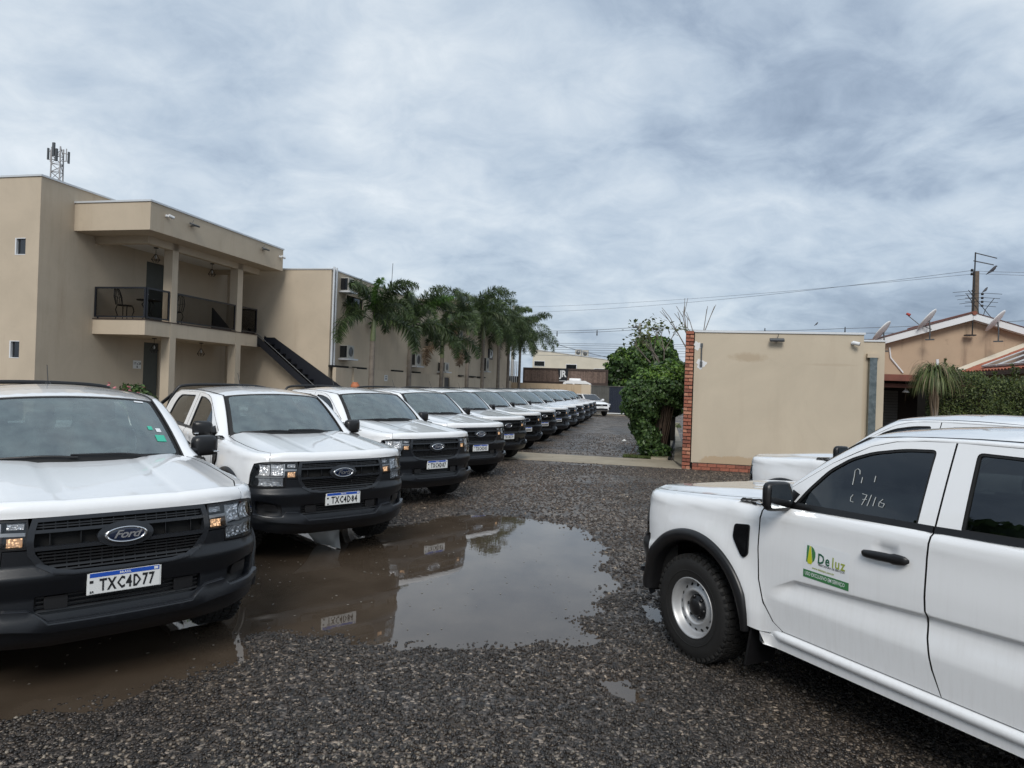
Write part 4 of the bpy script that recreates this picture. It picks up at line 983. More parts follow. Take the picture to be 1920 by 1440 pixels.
# ================================================================== buildings
def plaster(name, c, stain=(.36, .27, .18), amt=.22, extra=None):
    t = Nt(name); o = t.obj()
    n1 = t.noise(o, .7, 6, .62, .6); base = t.mix(t.ramp(n1, (.35, 0.0), (.68, 1.0)), tuple(k*.93 for k in c), tuple(min(1, k*1.05) for k in c))
    mp = t.n('Mapping', ins={'Vector': o, 'Scale': (2.6, 2.6, .28), 'Location': (3.37, 1.71, .4)}).outputs[0]
    s = t.noise(mp, 1.0, 6, .65); base = t.mix(t.math('MULTIPLY', t.ramp(s, (.54, 0.0), (.74, 1.0)), amt), base, stain)
    sp = t.noise(o, 3.1, 6, .7); base = t.mix(t.math('MULTIPLY', t.ramp(sp, (.60, 0.0), (.72, 1.0)), amt*.6), base, tuple(k*.62 for k in c))
    if extra: base = extra(t, o, base)
    t.set(color=base, rough=.88, spec=.25); t.bump(t.noise(o, 55, 4, .6), .35, .006); return t.m
TAN = (.515, .435, .335)
M['plaster_a'] = plaster('tan_plaster', TAN, stain=(.33, .25, .18), amt=.34)
def ell(t, o, cx, cz, rx, rz, soft=.25, ax=0):
    s = t.n('SeparateXYZ', ins={'Vector': o}); n = t.noise(o, 4.5, 5, .65)
    dx = t.math('DIVIDE', t.math('SUBTRACT', s.outputs[ax], cx), rx); dz = t.math('DIVIDE', t.math('SUBTRACT', s.outputs[2], cz), rz)
    r = t.math('ADD', t.math('MULTIPLY', dx, dx), t.math('MULTIPLY', dz, dz)); r = t.math('ADD', r, t.math('MULTIPLY', t.math('SUBTRACT', n, .5), 2.2)); return t.ramp(r, (1-soft, 1.0), (1.0, 0.0))
def w_extra(t, o, b):
    k = ell(t, o, 1.28, 2.86, .50, .14, .8); b = t.mix(t.math('MULTIPLY', k, .75), b, (.40, .32, .23))
    k = ell(t, o, 1.0, .22, .85, .17, .3); b = t.mix(t.math('MULTIPLY', k, .8), b, (.42, .31, .20))
    k = ell(t, o, 3.2, 2.72, .7, .04, .8); b = t.mix(t.math('MULTIPLY', k, .35), b, (.40, .32, .24)); return b
M['plaster_w'] = plaster('tan_plaster_box', (.515, .445, .345), stain=(.40, .32, .24), amt=.22, extra=w_extra)
def fascia_extra(t, o, b):
    return b
M['plaster_f'] = plaster('fascia_plaster', (.50, .42, .32), stain=(.34, .25, .17), amt=.32, extra=fascia_extra)
M['plaster_old'] = plaster('weathered_peach_plaster', (.44, .33, .235), (.22, .16, .115), 1.0)
M['plaster_light'] = plaster('pale_plaster', (.62, .57, .47), amt=.15)
M['cap'] = simple('white_metal_flashing', (.62, .64, .66), .45, metal=.3)
M['white'] = simple('white_frame', (.68, .69, .70), .5)
M['ceiling'] = simple('white_ceiling', (.74, .72, .68), .8)
M['door'] = simple('dark_green_door', (.060, .068, .062), .45, var=.1)
M['black_metal'] = simple('black_painted_metal', (.010, .012, .018), .42)
M['iron'] = simple('wrought_iron', (.010, .009, .009), .5)
M['galv'] = (lambda t: (t.set(color=t.mix(t.ramp(t.noise(t.obj(), 9, 5, .6), (.35, 0.0), (.65, 1.0)), (.12, .145, .15), (.22, .25, .255)), rough=.26, metal=.85), t.m)[1])(Nt('galvanised_sheet'))
M['brown_wood'] = simple('red_brown_timber', (.17, .055, .035), .55, var=.25, scale=3)
M['dark_wood'] = simple('dark_brown_timber', (.045, .028, .022), .65, var=.2)
M['ac'] = simple('air_conditioner_casing', (.40, .385, .345), .5)
M['lamp_dark'] = simple('floodlight_grey', (.10, .105, .11), .4, metal=.4)
P = lambda nm, mt, root, f: (lambda q: (f(q), q.build(nm, mt, root))[1])(MB())
def facev(u0): return lambda a, b: (u0, a, b)       # wall in a plane u = const facing +u
def faceu(v0): return lambda a, b: (a, v0, b)       # wall in a plane v = const facing the camera
def rect(x0, x1, z0, z1): return [(x0, z0), (x1, z0), (x1, z1), (x0, z1)]
def box_part(nm, mt, root, *d, bev=0): return P(nm, mt, root, lambda q: q.box(*d, bev=bev))

A = site('apartment_building', -16.48, 15.39, 'two storey tan building at the left with covered balcony, two pillars and two small windows', 'building')
w1, w2 = rect(-.78, -.44, 5.04, 5.50), rect(-.85, -.53, 2.25, 2.72)
d1, d2 = rect(3.95, 4.84, 3.52, 5.60), rect(3.95, 4.66, .35, 2.97)
def fA(q):
    patch(q, rect(-14, 0, 0, 7.15), faceu(0), holes=[w1, w2], sp=2, thick=.14, smooth=False)
    patch(q, rect(0, 8.2, 0, 7.15), facev(0), holes=[d1, d2], sp=2, thick=.14, smooth=False)
    q.box(-14, -.16, .2, 8.2, 6.9, 7.0)
P('wall', 'plaster_a', A, fA)
P('parapet_cap', 'cap', A, lambda q: (q.box(-14, .03, -.03, .18, 7.15, 7.20), q.box(-.15, .03, .18, 8.2, 7.15, 7.20)))
for r in (w1, w2):
    x0, x1, z0, z1 = r[0][0], r[1][0], r[0][1], r[2][1]
    fr = P('window_frame', 'white', A, lambda q: (q.box(x0, x0+.04, -.006, .13, z0, z1), q.box(x0+.04, x1, -.006, .13, z1-.02, z1), q.box(x0+.04, x1, -.006, .13, z0, z0+.02)))
    box_part('pane', 'pane', fr, x0+.04, x1, .06, .08, z0+.02, z1-.02)
for r in (d1, d2):
    fr = box_part('door', 'door', A, -.10, -.06, r[0][0], r[1][0], r[0][1], r[2][1])
    P('handle', 'cap', fr, lambda q: q.box(-.06, -.02, r[0][0]+.08, r[0][0]+.16, r[0][1]+1.0, r[0][1]+1.03))
box_part('roof_canopy', 'plaster_f', A, 0, 2.49, 1.10, 7.91, 5.93, 6.71)
P('canopy_cap', 'cap', A, lambda q: (q.box(0, 2.52, 1.07, 1.22, 6.71, 6.76), q.box(2.37, 2.52, 1.22, 7.94, 6.71, 6.76)))
P('canopy_beam', 'plaster_f', A, lambda q: (q.box(0, 1.80, 1.85, 2.05, 5.72, 5.93), q.box(1.60, 1.80, 2.05, 7.5, 5.72, 5.93), q.box(0, 1.6, 7.3, 7.5, 5.72, 5.93)))
box_part('ceiling', 'ceiling', A, 0, 1.60, 2.05, 7.3, 5.885, 5.925)
box_part('balcony_slab', 'plaster_a', A, 0, 1.79, 1.86, 7.51, 3.07, 3.50)
box_part('porch_floor', 'concrete', A, 0, 1.9, 1.6, 8.0, 0, .40)
P('slab_edge', 'dark_wood', A, lambda q: (q.box(0, 1.81, 1.84, 1.90, 3.50, 3.53), q.box(1.76, 1.81, 1.90, 7.51, 3.50, 3.53)))
for y0, y1 in ((2.90, 3.16), (6.20, 6.50)):
    box_part('column', 'plaster_a', A, 1.50, 1.80, y0, y1, 0, 5.93)
def railing(root, p0, p1, z0, z1, infill=True):
    a, b = Vector((*p0, 0)), Vector((*p1, 0)); d = (b-a).normalized(); L = (b-a).length; ang = math.atan2(d.y, d.x)
    T = Matrix.Translation(a) @ Matrix.Rotation(ang, 4, 'Z')
    fr = P('railing', 'black_metal', root, lambda q: (q.box(0, L, -.02, .02, z1-.05, z1, T=T), q.box(0, L, -.018, .018, z0+.04, z0+.08, T=T), q.box(0, .045, -.02, .02, z0+.08, z1-.05, T=T), q.box(L-.045, L, -.02, .02, z0+.08, z1-.05, T=T), q.box(.1, .13, -.018, .018, z0-.02, z0+.04, T=T)))
    if infill: P('railing_screen', 'screen', fr, lambda q: q.box(.045, L-.045, -.003, .003, z0+.08, z1-.05, T=T))
railing(A, (.02, 1.90), (1.75, 1.90), 3.53, 4.46); railing(A, (1.75, 1.93), (1.75, 2.88), 3.53, 4.46)
railing(A, (1.75, 3.18), (1.75, 6.18), 3.53, 4.46); railing(A, (1.75, 6.52), (1.75, 7.50), 3.53, 4.46); railing(A, (.9, 7.50), (1.73, 7.50), 3.53, 4.46)
def fsign(q): q.box(.0, .012, 3.50, 3.84, 2.10, 2.36)
sg = P('room_sign', 'plate_white', A, fsign)
tv, tf = text_mesh('17 a 28', .105, .002); P('sign_text', 'plate_text', sg, lambda q: (q.add([(.016, 3.67+v[0], 2.26+v[1]) for v in tv], tf), q.box(.013, .016, 3.655, 3.685, 2.155, 2.195), q.add([(.016, 3.63, 2.155), (.016, 3.71, 2.155), (.016, 3.67, 2.12)], [(0, 1, 2)])))
P('stair_guard', 'black_metal', A, lambda q: q.add([(1.68, 5.0, 3.53), (1.68, 5.0, 4.22), (1.68, 6.1, 3.53), (1.72, 5.0, 3.53), (1.72, 5.0, 4.22), (1.72, 6.1, 3.53)], [(0, 2, 1), (3, 4, 5), (0, 1, 4, 3), (1, 2, 5, 4), (0, 3, 5, 2)]))
# pendant lamps
def pendant(u, v, zt, label):
    r = site('pendant_lamp', u, v, label, 'lamp', 'wire pendant lamps over the balcony', z=zt)
    P('ceiling_rose', 'iron', r, lambda q: q.lathe([(.001, 0), (.07, 0), (.07, -.025), (.001, -.025)], 14, 'z')); P('cord', 'iron', r, lambda q: q.tube([(0, 0, -.02), (0, 0, -.20)], .008, 5))
    def cage(q):
        for k in range(6):
            a = k*PI/3; c, s = math.cos(a), math.sin(a); q.tube([(.02*c, .02*s, -.20), (.13*c, .13*s, -.38), (.06*c, .06*s, -.46)], .007, 4)
        q.tube([(.13*math.cos(k*PI/6), .13*math.sin(k*PI/6), -.38) for k in range(13)], .007, 4)
    P('lamp_cage', 'iron', r, cage); P('bulb', 'white', r, lambda q: q.lathe([(.001, -.22), (.02, -.24), (.035, -.30), (.02, -.34), (.001, -.35)], 10, 'z'))
pendant(-15.6, 18.68, 5.93-.045, 'wire pendant lamp under the canopy beside the upper dark door'); pendant(-15.6, 21.43, 5.885, 'wire pendant lamp under the canopy near the far pillar')
pendant(-15.6, 18.74, 3.07, 'wire pendant lamp under the balcony slab by the lower door'); pendant(-15.6, 20.99, 3.07, 'wire pendant lamp under the balcony slab between the pillars')
# stairs
S = site('outside_stair', -14.7, 22.92, 'black steel outside stair descending from the balcony along the tan wall', 'stair')
def lin(x): return 3.50-.78*x
P('stringer', 'black_metal', S, lambda q: [q.add([(x0, y, lin(x0)-.32), (x1, y, lin(x1)-.32), (x1, y, lin(x1)-.04), (x0, y, lin(x0)-.04), (x0, y+.04, lin(x0)-.32), (x1, y+.04, lin(x1)-.32), (x1, y+.04, lin(x1)-.04), (x0, y+.04, lin(x0)-.04)], [(0, 1, 2, 3), (7, 6, 5, 4), (0, 4, 5, 1), (3, 2, 6, 7)]) for x0, x1, y in ((-.4, 4.0, 0), (-.1, 4.0, .62))])
for k in range(16):
    x = .12+k*.235; box_part('tread', 'black_metal', S, x, x+.25, .045, .615, lin(x)-.20, lin(x)-.165)
P('guard_panel', 'black_metal', S, lambda q: q.add([(.30, .60, lin(.3)-.15), (4.0, .60, lin(4.0)-.15), (4.0, .60, lin(4.0)+.78), (.32, .60, lin(.32)+.22), (-.1, .60, lin(.32)+.22), (-.1, .60, lin(.3)-.15)], [(0, 1, 2, 3, 4, 5)]) or q.add([(.30, .63, lin(.3)-.15), (4.0, .63, lin(4.0)-.15), (4.0, .63, lin(4.0)+.78), (.32, .63, lin(.32)+.22), (-.1, .63, lin(.32)+.22), (-.1, .63, lin(.3)-.15)], [(5, 4, 3, 2, 1, 0)]))
P('handrail', 'lamp_dark', S, lambda q: q.tube([(-.02, .02, lin(0)+.06), (4.0, .02, lin(4)+.06)], .014, 6)); P('newel', 'black_metal', S, lambda q: q.tube([(4.0, .02, 0), (4.0, .02, lin(4)+.1)], .025, 6))
P('guard_screen', 'screen', S, lambda q: q.add([(0, .02, lin(0)-.04), (4.0, .02, lin(4)-.04), (4.0, .02, lin(4)+.06), (0, .02, lin(0)+.06)], [(0, 1, 2, 3)]))
P('landing', 'black_metal', S, lambda q: q.box(-.55, .12, .0, .62, 3.10, 3.20))

B = site('guest_building', -12.16, 23.6, 'long two storey tan building behind the palms with air conditioners on its wall', 'building')
wv = rect(1.30, 2.85, 4.42, 5.28)
def fB(q):
    patch(q, rect(-14, 0, 0, 6.04), faceu(0), sp=3, thick=0, smooth=False); patch(q, rect(0, 30.2, 0, 6.04), facev(0), holes=[wv], sp=3, thick=.2, smooth=False)
    q.box(-14, -.22, .1, 30.2, 5.8, 5.9); q.box(-14, 0, 30.1, 30.2, 0, 6.04)
P('wall', 'plaster_a', B, fB); P('parapet_cap', 'cap', B, lambda q: (q.box(-14, .03, -.03, .14, 6.04, 6.085), q.box(-.12, .03, .14, 30.2, 6.04, 6.085)))
wf = P('window', 'black_metal', B, lambda q: (q.box(-.12, -.06, 1.30, 1.36, 4.42, 5.28), q.box(-.12, -.06, 2.79, 2.85, 4.42, 5.28), q.box(-.12, -.06, 2.04, 2.10, 4.42, 5.28))); P('pane', 'pane', wf, lambda q: q.box(-.10, -.09, 1.36, 2.79, 4.42, 5.28))
for a_, b_ in ((-.02, 1.4), (2.0, 3.1), (6.0, 7.2), (8.6, 9.6), (16.5, 17.3), (18.0, 20.2), (20.8, 22.6)): P('wall_gap', 'under', B, lambda q: q.box(0, .14, a_, b_, 2.43, 2.50))
for k, yy in enumerate((.10, .30)):
    P('drain_pipe', 'cap', B, lambda q: q.tube([(.05, yy, 2.5), (.05, yy, 6.15)], .045, 8))
P('roof_aerial', 'iron', B, lambda q: q.tube([(-.2, 6.2, 6.0), (-.2, 6.3, 7.4)], .012, 5))
Cb = site('tall_rear_building', -14.16, 46, 'taller tan block rising behind the roof of the palm lined building', 'building')
P('wall', 'plaster_a', Cb, lambda q: q.box(-9, 0, 0, 10, 0, 7.82)); P('parapet_cap', 'cap', Cb, lambda q: (q.box(-9, .05, -.05, .15, 7.82, 7.90), q.box(-.15, .05, .15, 10, 7.82, 7.90)))
LW = site('boundary_wall', -11.9, 23.7, 'low tan plastered wall running behind the palm trunks', 'wall')
P('wall', 'plaster_a', LW, lambda q: (q.box(-.14, 0, .0, 13.0, 0, 2.42), q.box(-.14, 0, 14.0, 30.3, 0, 2.36)))
P('pier', 'plaster_a', LW, lambda q: [q.box(-.20, .05, y, y+.25, 0, 2.45) for y in (1.4,)]); box_part('side_door', 'black_metal', LW, -.12, -.06, 13.0, 14.0, 0, 2.3)
for nm, y, n_ in (('wall_sign', 4.55, 0),):
    ws_ = box_part('wall_sign', 'white', LW, .0, .01, y, y+.35, 1.98, 2.24); P('sign_mark', 'plate_text', ws_, lambda q: (q.box(.011, .013, y+.08, y+.27, 2.17, 2.20), q.box(.011, .013, y+.12, y+.23, 2.04, 2.13)))
LS = site('letter_sign', -12.16, 47.3, 'small black wall sign with a white letter D behind the palms', 'sign', z=3.9)
P('panel', 'black_metal', LS, lambda q: q.box(.0, .06, -.15, 1.1, -.12, .62)); tv, tf = text_mesh('D', .78, .03, .02, res=3); P('letter', 'white', LS, lambda q: q.add([(.09+v[2], .5+v[0]*1.3, .25+v[1]) for v in tv], tf))
def acunit(u, v, z, w, h, d, label, shelf=True):
    r = site('air_conditioner', u, v, label, 'air conditioner', 'air conditioners on the guest building wall', z=z)
    P('casing', 'ac', r, lambda q: q.box(.0, d, .04, w, 0, h, bev=.02)); P('grille', 'pane', r, lambda q: q.box(.03, d-.03, .025, .045, .03, h-.03)); P('fan_guard', 'lamp_dark', r, lambda q: q.lathe([(.001, d+.01), (min(w, h)*.36, d+.006), (min(w, h)*.38, d-.002)], 20, 'x', c=(0, w/2+.02, h/2)))
    if shelf: P('shelf', 'cap', r, lambda q: q.box(0, d+.12, -.05, w+.12, -.07, -.01))
for a in ((-12.16, 24.28, 5.36, .48, .50, .34, 'upper air conditioner on a shelf by the drain pipes'), (-12.16, 24.40, 2.80, .62, .50, .34, 'lower air conditioner on a shelf by the drain pipes'), (-12.16, 31.6, 2.78, .85, .58, .42, 'air conditioner between the first and second palm trunk'), (-12.16, 36.2, 2.62, .8, .5, .42, 'small air conditioner above the wall by the third palm'), (-12.16, 45.2, 2.9, .8, .9, .42, 'far air conditioner low on the wall beside the letter sign'), (-12.16, 38.5, 4.6, .7, .5, .5, 'air conditioner high on the wall behind the palm fronds')): acunit(*a)
# back of the yard
BW = site('back_wall', -11.9, 54, 'weathered brown wall closing the far end of the yard', 'wall'); box_part('wall', plaster('damp_plaster', (.46, .36, .25), (.20, .14, .10), .6), BW, 0, 5.6, 0, .2, 0, 2.24); box_part('pier', 'plaster_a', BW, 5.6, 6.34, -.04, .22, 0, 2.26)
GT = site('sliding_gate', -5.54, 54.05, 'dark sliding metal gate, grey leaf and navy leaf, at the end of the yard', 'gate')
M['gate_grey'] = simple('grey_gate_sheet', (.085, .085, .078), .55, var=.2, scale=2); M['gate_navy'] = simple('navy_gate_sheet', (.010, .016, .032), .4, var=.2, scale=2)
for nm, mt, a, b in (('grey_leaf', 'gate_grey', 0, 1.40), ('navy_leaf', 'gate_navy', 1.40, 5.9)):
    fr = P(nm, mt, GT, lambda q: q.box(a, b, .05, .07, .14, 2.15)); rb = P('ribs', mt, fr, lambda q: [q.box(a+.02+k*.13, a+.085+k*.13, .0, .05, .16, 2.13) for k in range(int((b-a)/.13))]); rb['kind'] = 'stuff'
P('bottom_rail', 'white', GT, lambda q: q.box(1.2, 5.9, -.02, .09, .06, .13)); P('top_rail', 'gate_grey', GT, lambda q: q.box(0, 5.9, -.02, .09, 2.15, 2.20))
MBX = site('gate_motor', -1.95, 53.7, 'small white gate motor box beside the navy gate', 'motor'); P('housing', 'white', MBX, lambda q: q.box(-.18, .18, -.14, .14, 0, .42, bev=.05)); P('base', 'concrete', MBX, lambda q: q.box(-.22, .22, -.18, .18, -.02, .03))
SF = site('slatted_fence', -12.7, 54.5, 'tall fence of white vertical bars behind the last palms', 'fence')
for k in range(8): P('bar', 'white', SF, lambda q: q.box(k*.15, k*.15+.05, 0, .06, 2.2, 3.95))
P('rail', 'black_metal', SF, lambda q: (q.box(-.05, 1.2, .06, .10, 2.2, 2.75), q.box(-.5, -.1, 0, .1, 2.2, 4.0)))
JF = site('slat_screen', -11.6, 57, 'brown screen of thin vertical sticks in a timber frame behind the back wall', 'screen')
P('frame', 'dark_wood', JF, lambda q: (q.box(0, 7.1, 0, .08, 3.38, 3.55), q.box(0, 7.1, 0, .08, 2.1, 2.42), q.box(0, .12, 0, .08, 2.42, 3.38), q.box(6.98, 7.1, 0, .08, 2.42, 3.38)))
M['stick'] = simple('weathered_stick', (.22, .155, .125), .8, var=.35, scale=6)
s_ = P('sticks', 'stick', JF, lambda q: [q.box(.13+k*.068+random.uniform(-.01, .01), .165+k*.068, .02, .05, 2.42, 3.38+random.uniform(-.05, 0)) for k in range(100)]); s_['kind'] = 'stuff'
P('backing', 'dark_wood', JF, lambda q: q.box(.12, 6.98, .055, .075, 2.42, 3.38))
JS = site('letter_sign', -8.62, 56.9, 'black sign with the white letters JR on the brown stick screen', 'sign', z=2.55)
P('panel', 'black_metal', JS, lambda q: q.add([(0, 0, .98), (.86, 0, .98), (.76, 0, 0), (.10, 0, 0), (0, .05, .98), (.86, .05, .98), (.76, .05, 0), (.10, .05, 0)], [(3, 2, 1, 0), (4, 5, 6, 7), (0, 1, 5, 4), (2, 3, 7, 6)]))
tv, tf = text_mesh('JR', .62, .02, .015, res=3, space=.95); P('letters', 'white', JS, lambda q: (q.add([(.42+v[0], -.03-v[2], .52+v[1]*1.2) for v in tv], tf), q.box(.12, .70, -.03, -.01, -.06, -.01)))
DB = site('pale_building', -12.9, 68, 'long low pale building with a sloping roof line beyond the back wall', 'building')
P('wall', 'plaster_light', DB, lambda q: q.add([(0, 0, 0), (18, 0, 0), (18, 0, 3.55), (0, 0, 5.68), (0, 8, 0), (18, 8, 0), (18, 8, 3.55), (0, 8, 5.68)], [(0, 1, 2, 3), (3, 2, 6, 7), (0, 3, 7, 4)]))
P('roof_edge', 'cap', DB, lambda q: q.add([(0, -.05, 5.68), (18, -.05, 3.55), (18, -.05, 3.63), (0, -.05, 5.76), (0, .1, 5.76), (18, .1, 3.63)], [(0, 1, 2, 3), (3, 2, 5, 4)]))
for x, z in ((.2, 4.05), (3.4, 3.8), (6.2, 3.45)):
    f_ = P('window', 'white', DB, lambda q: q.box(x-.05, x+1.05, -.03, .0, z-.05, z+.5)); P('pane', 'pane', f_, lambda q: q.box(x, x+1.0, -.05, -.031, z, z+.45))
for k, (x, lb) in enumerate(((4.1, 'left of two condenser boxes on the pale roof'), (4.8, 'right of two condenser boxes on the pale roof'), (-.6, 'grey condenser box on the pale roof behind the last palm'))):
    r = site('roof_condenser', -12.9+x, 69, lb, 'air conditioner', z=5.68-x*.118+.02 if x > 0 else 5.68); P('casing', 'ac', r, lambda q: q.box(0, .62, 0, .4, -.1, .62, bev=.02)); P('fan_guard', 'lamp_dark', r, lambda q: q.lathe([(.001, -.012), (.20, -.01), (.21, .0)], 16, 'y', c=(.31, 0, .28)))
# van with a roof pod behind the back wall
VN = site('camper_van', -8.15, 56.0, 'white camper van behind the back wall, only its roof showing', 'van')
def vanb(q):
    pr = [(0, .4), (0, 2.0), (.15, 2.42), (.5, 2.55), (1.9, 2.56), (2.35, 2.35), (2.45, 2.0), (2.5, .4)]
    q.add([(x, 0, z) for x, z in pr]+[(x, 1.7, z) for x, z in pr], [tuple(range(8))]+[tuple(range(15, 7, -1))]+[(i, i+8, (i+1) % 8+8, (i+1) % 8) for i in range(8)])
P('body', 'paint', VN, vanb); P('roof_pod', 'paint', VN, lambda q: q.box(.55, 1.5, .3, 1.2, 2.55, 2.74, bev=.06)); P('window', 'pane', VN, lambda q: (q.box(.35, .9, -.01, .02, 1.9, 2.3), q.box(1.05, 2.2, -.01, .02, 1.9, 2.3)))
for x in (.5, 2.0): P('wheel', 'rubber', VN, lambda q: q.lathe([(.001, -.02), (.32, -.02), (.33, .2), (.001, .2)], 20, 'y', c=(x, 0, .33)))

# ---- box building at the right, with its brick pillar
Wb = site('box_building', .72, 18.05, 'plain single storey tan box building with a stained wall and white metal edge', 'building')
P('wall', 'plaster_w', Wb, lambda q: (q.box(0, 3.93, 0, 7, .18, 3.46), q.box(4.0, 4.67, .95, 7, 0, 3.37), q.box(3.93, 4.0, .5, 7, 0, 3.40)))
P('parapet_cap', 'cap', Wb, lambda q: (q.box(-.03, 3.96, -.03, .15, 3.46, 3.51), q.box(-.03, .12, .15, 7, 3.46, 3.51), q.box(3.97, 4.70, .92, 1.08, 3.37, 3.41)))
P('duct', 'galv', Wb, lambda q: q.box(4.29, 4.46, .80, .95, 0, 2.96)); P('duct_hood', 'plaster_a', Wb, lambda q: q.box(4.24, 4.52, .84, .95, 2.96, 3.06))
bv_ = []
M['brick0'] = simple('brick_red', (.30, .105, .065), .85, var=.25, scale=20, bump=.3); M['brick1'] = simple('brick_orange', (.42, .19, .12), .85, var=.25, scale=20, bump=.3); M['brick2'] = simple('brick_dark', (.21, .075, .05), .85, var=.3, scale=20, bump=.3); M['mortar'] = simple('mortar', (.07, .045, .036), .95)
BP = site('brick_pillar', .50, 17.98, 'narrow red brick pillar at the left edge of the tan box building', 'pillar')
P('mortar_core', 'mortar', BP, lambda q: q.box(.014, .196, .030, .7, .0, 3.49))
bmesh_cache = {}
def brick_mesh(L, mt, D=.11, H=.070):
    k = (round(L, 3), mt, D)
    if k not in bmesh_cache: q = MB(); q.box(0, L, 0, D, 0, H, bev=.005); bmesh_cache[k] = q.mesh('brick', mt)
    return bmesh_cache[k]
for c in range(38):
    z = .012+c*.0917; lay = [(0, .190)] if c % 2 else [(0, .090), (.102, .090)]
    for x, L in lay:
        link('brick', brick_mesh(L, 'brick%d' % random.choice((0, 0, 1, 1, 2))), BP, (x+random.uniform(-.003, .003), random.uniform(-.012, .006), z+random.uniform(-.003, .003)), (0, random.uniform(-.02, .02), 0))
BB = site('brick_plinth', .75, 18.02, 'low red brick plinth under the tan box building', 'plinth')
P('mortar_core', 'mortar', BB, lambda q: q.box(0, 3.85, -.025, .02, 0, .172))
for c in range(2):
    x = -.08*(c % 2)
    while x < 3.8:
        x0 = max(x, 0); link('brick', brick_mesh(.215 if x0 == x else .13, 'brick%d' % random.choice((0, 0, 1, 2)), .06, .075), BB, (x0, -.04+random.uniform(-.003, .003), .006+c*.083)); x += .226
# wall fittings
def camera_(u, v, z, rz, label, root_rot=0):
    r = site('security_camera', u, v, label, 'camera', z=z); r.rotation_euler[2] += rz
    P('mount', 'white', r, lambda q: q.lathe([(.001, 0), (.045, 0), (.045, -.03), (.02, -.06), (.001, -.06)], 12, 'y')); P('body', 'white', r, lambda q: (q.tube([(0, -.06, 0), (.02, -.10, .0)], .02, 8), q.tube([(-.02, -.10, .01), (.12, -.16, -.03)], .045, 12))); P('lens', 'pane', r, lambda q: q.tube([(.12, -.16, -.03), (.127, -.163, -.032)], .036, 12))
def flood(u, v, z, rz, label):
    r = site('floodlight', u, v, label, 'floodlight', 'grey floodlights on building walls', z=z); r.rotation_euler[2] += rz
    T = Matrix.Translation((0, -.13, .02)) @ Matrix.Rotation(math.radians(28), 4, 'X')
    P('housing', 'lamp_dark', r, lambda q: q.box(-.17, .17, -.06, .06, -.025, .025, bev=.01, T=T)); P('glass', 'white', r, lambda q: q.box(-.14, .14, -.045, .045, -.030, -.0255, T=T)); P('bracket', 'lamp_dark', r, lambda q: (q.box(-.03, .03, -.11, 0, -.02, .0), q.tube([(.0, -.02, 0), (.05, -.05, .18)], .008, 5)))
camera_(-13.99, 17.10, 6.45, PI/2, 'white security camera at the near end of the canopy fascia'); camera_(-13.99, 23.05, 6.42, PI/2, 'white security camera at the far end of the canopy fascia')
camera_(5.12-.72, 18.05, 3.25, 0, 'white security camera at the top right of the box building wall')
flood(-13.99, 18.16, 6.42, PI/2, 'floodlight on the canopy fascia above the near pillar'); flood(-13.99, 21.94, 6.46, PI/2, 'floodlight on the canopy fascia above the far pillar'); flood(2.66, 18.05, 3.27, 0, 'floodlight at the top middle of the box building wall')
CD = site('wall_conduit', .87, 18.05, 'grey conduit between two patches of white filler on the tan box wall', 'conduit')
P('pipe', 'lamp_dark', CD, lambda q: (q.tube([(.02, -.03, 2.66), (.02, -.03, 3.16)], .018, 8), q.box(-.01, .05, -.05, 0, 2.60, 2.72), q.box(-.01, .05, -.05, 0, 3.10, 3.18)))
def blob(cx, cz, r): return [(cx+r*(1+.22*math.sin(3*a+1)+.15*math.sin(7*a))*math.cos(a), cz+r*(1+.22*math.sin(3*a+1)+.15*math.sin(7*a))*math.sin(a)) for a in np.linspace(0, 2*PI, 22, endpoint=False)]
P('filler_patch', 'white', CD, lambda q: patch(q, blob(.02, 2.66, .115), faceu(-.004), sp=.1, thick=.004, smooth=False)); P('filler_patch', 'white', CD, lambda q: patch(q, blob(-.07, 3.12, .10), faceu(-.004), sp=.1, thick=.004, smooth=False))

# ---- gable house at the right
GH = site('gable_house', 6.6, 26, 'old peach gable house with white roof edge behind the box building', 'house')
def gz(x): return 3.62+(x+.0)*.315 if x < 3.37 else 4.68-(x-3.37)*.315
P('wall', 'plaster_old', GH, lambda q: q.add([(-.6, 0, 0), (7.5, 0, 0), (7.5, 0, gz(7.5)), (3.37, 0, gz(3.37)), (-.6, 0, gz(-.6)), (-.6, 6, 0), (7.5, 6, 0), (7.5, 6, gz(7.5)), (3.37, 6, gz(3.37)), (-.6, 6, gz(-.6))], [(0, 1, 2, 3, 4), (9, 8, 7, 6, 5), (0, 4, 9, 5), (1, 6, 7, 2)]))
M['tile'] = simple('clay_roof_tile', (.42, .12, .07), .85, var=.35, scale=9)
def bargeb(q):
    for x0, x1 in ((-.9, 3.37), (3.37, 7.9)):
        for y0, y1, a, b in ((-.30, -.26, -.02, .20),):
            q.add([(x0, y0, gz(x0)+a), (x1, y0, gz(x1)+a), (x1, y0, gz(x1)+b), (x0, y0, gz(x0)+b), (x0, y1, gz(x0)+a), (x1, y1, gz(x1)+a), (x1, y1, gz(x1)+b), (x0, y1, gz(x0)+b)], [(0, 1, 2, 3), (4, 7, 6, 5), (0, 4, 5, 1), (3, 2, 6, 7)])
        q.add([(x0, -.26, gz(x0)-.01), (x1, -.26, gz(x1)-.01), (x1, 0, gz(x1)-.01), (x0, 0, gz(x0)-.01)], [(0, 1, 2, 3)])
P('bargeboard', 'white', GH, bargeb)
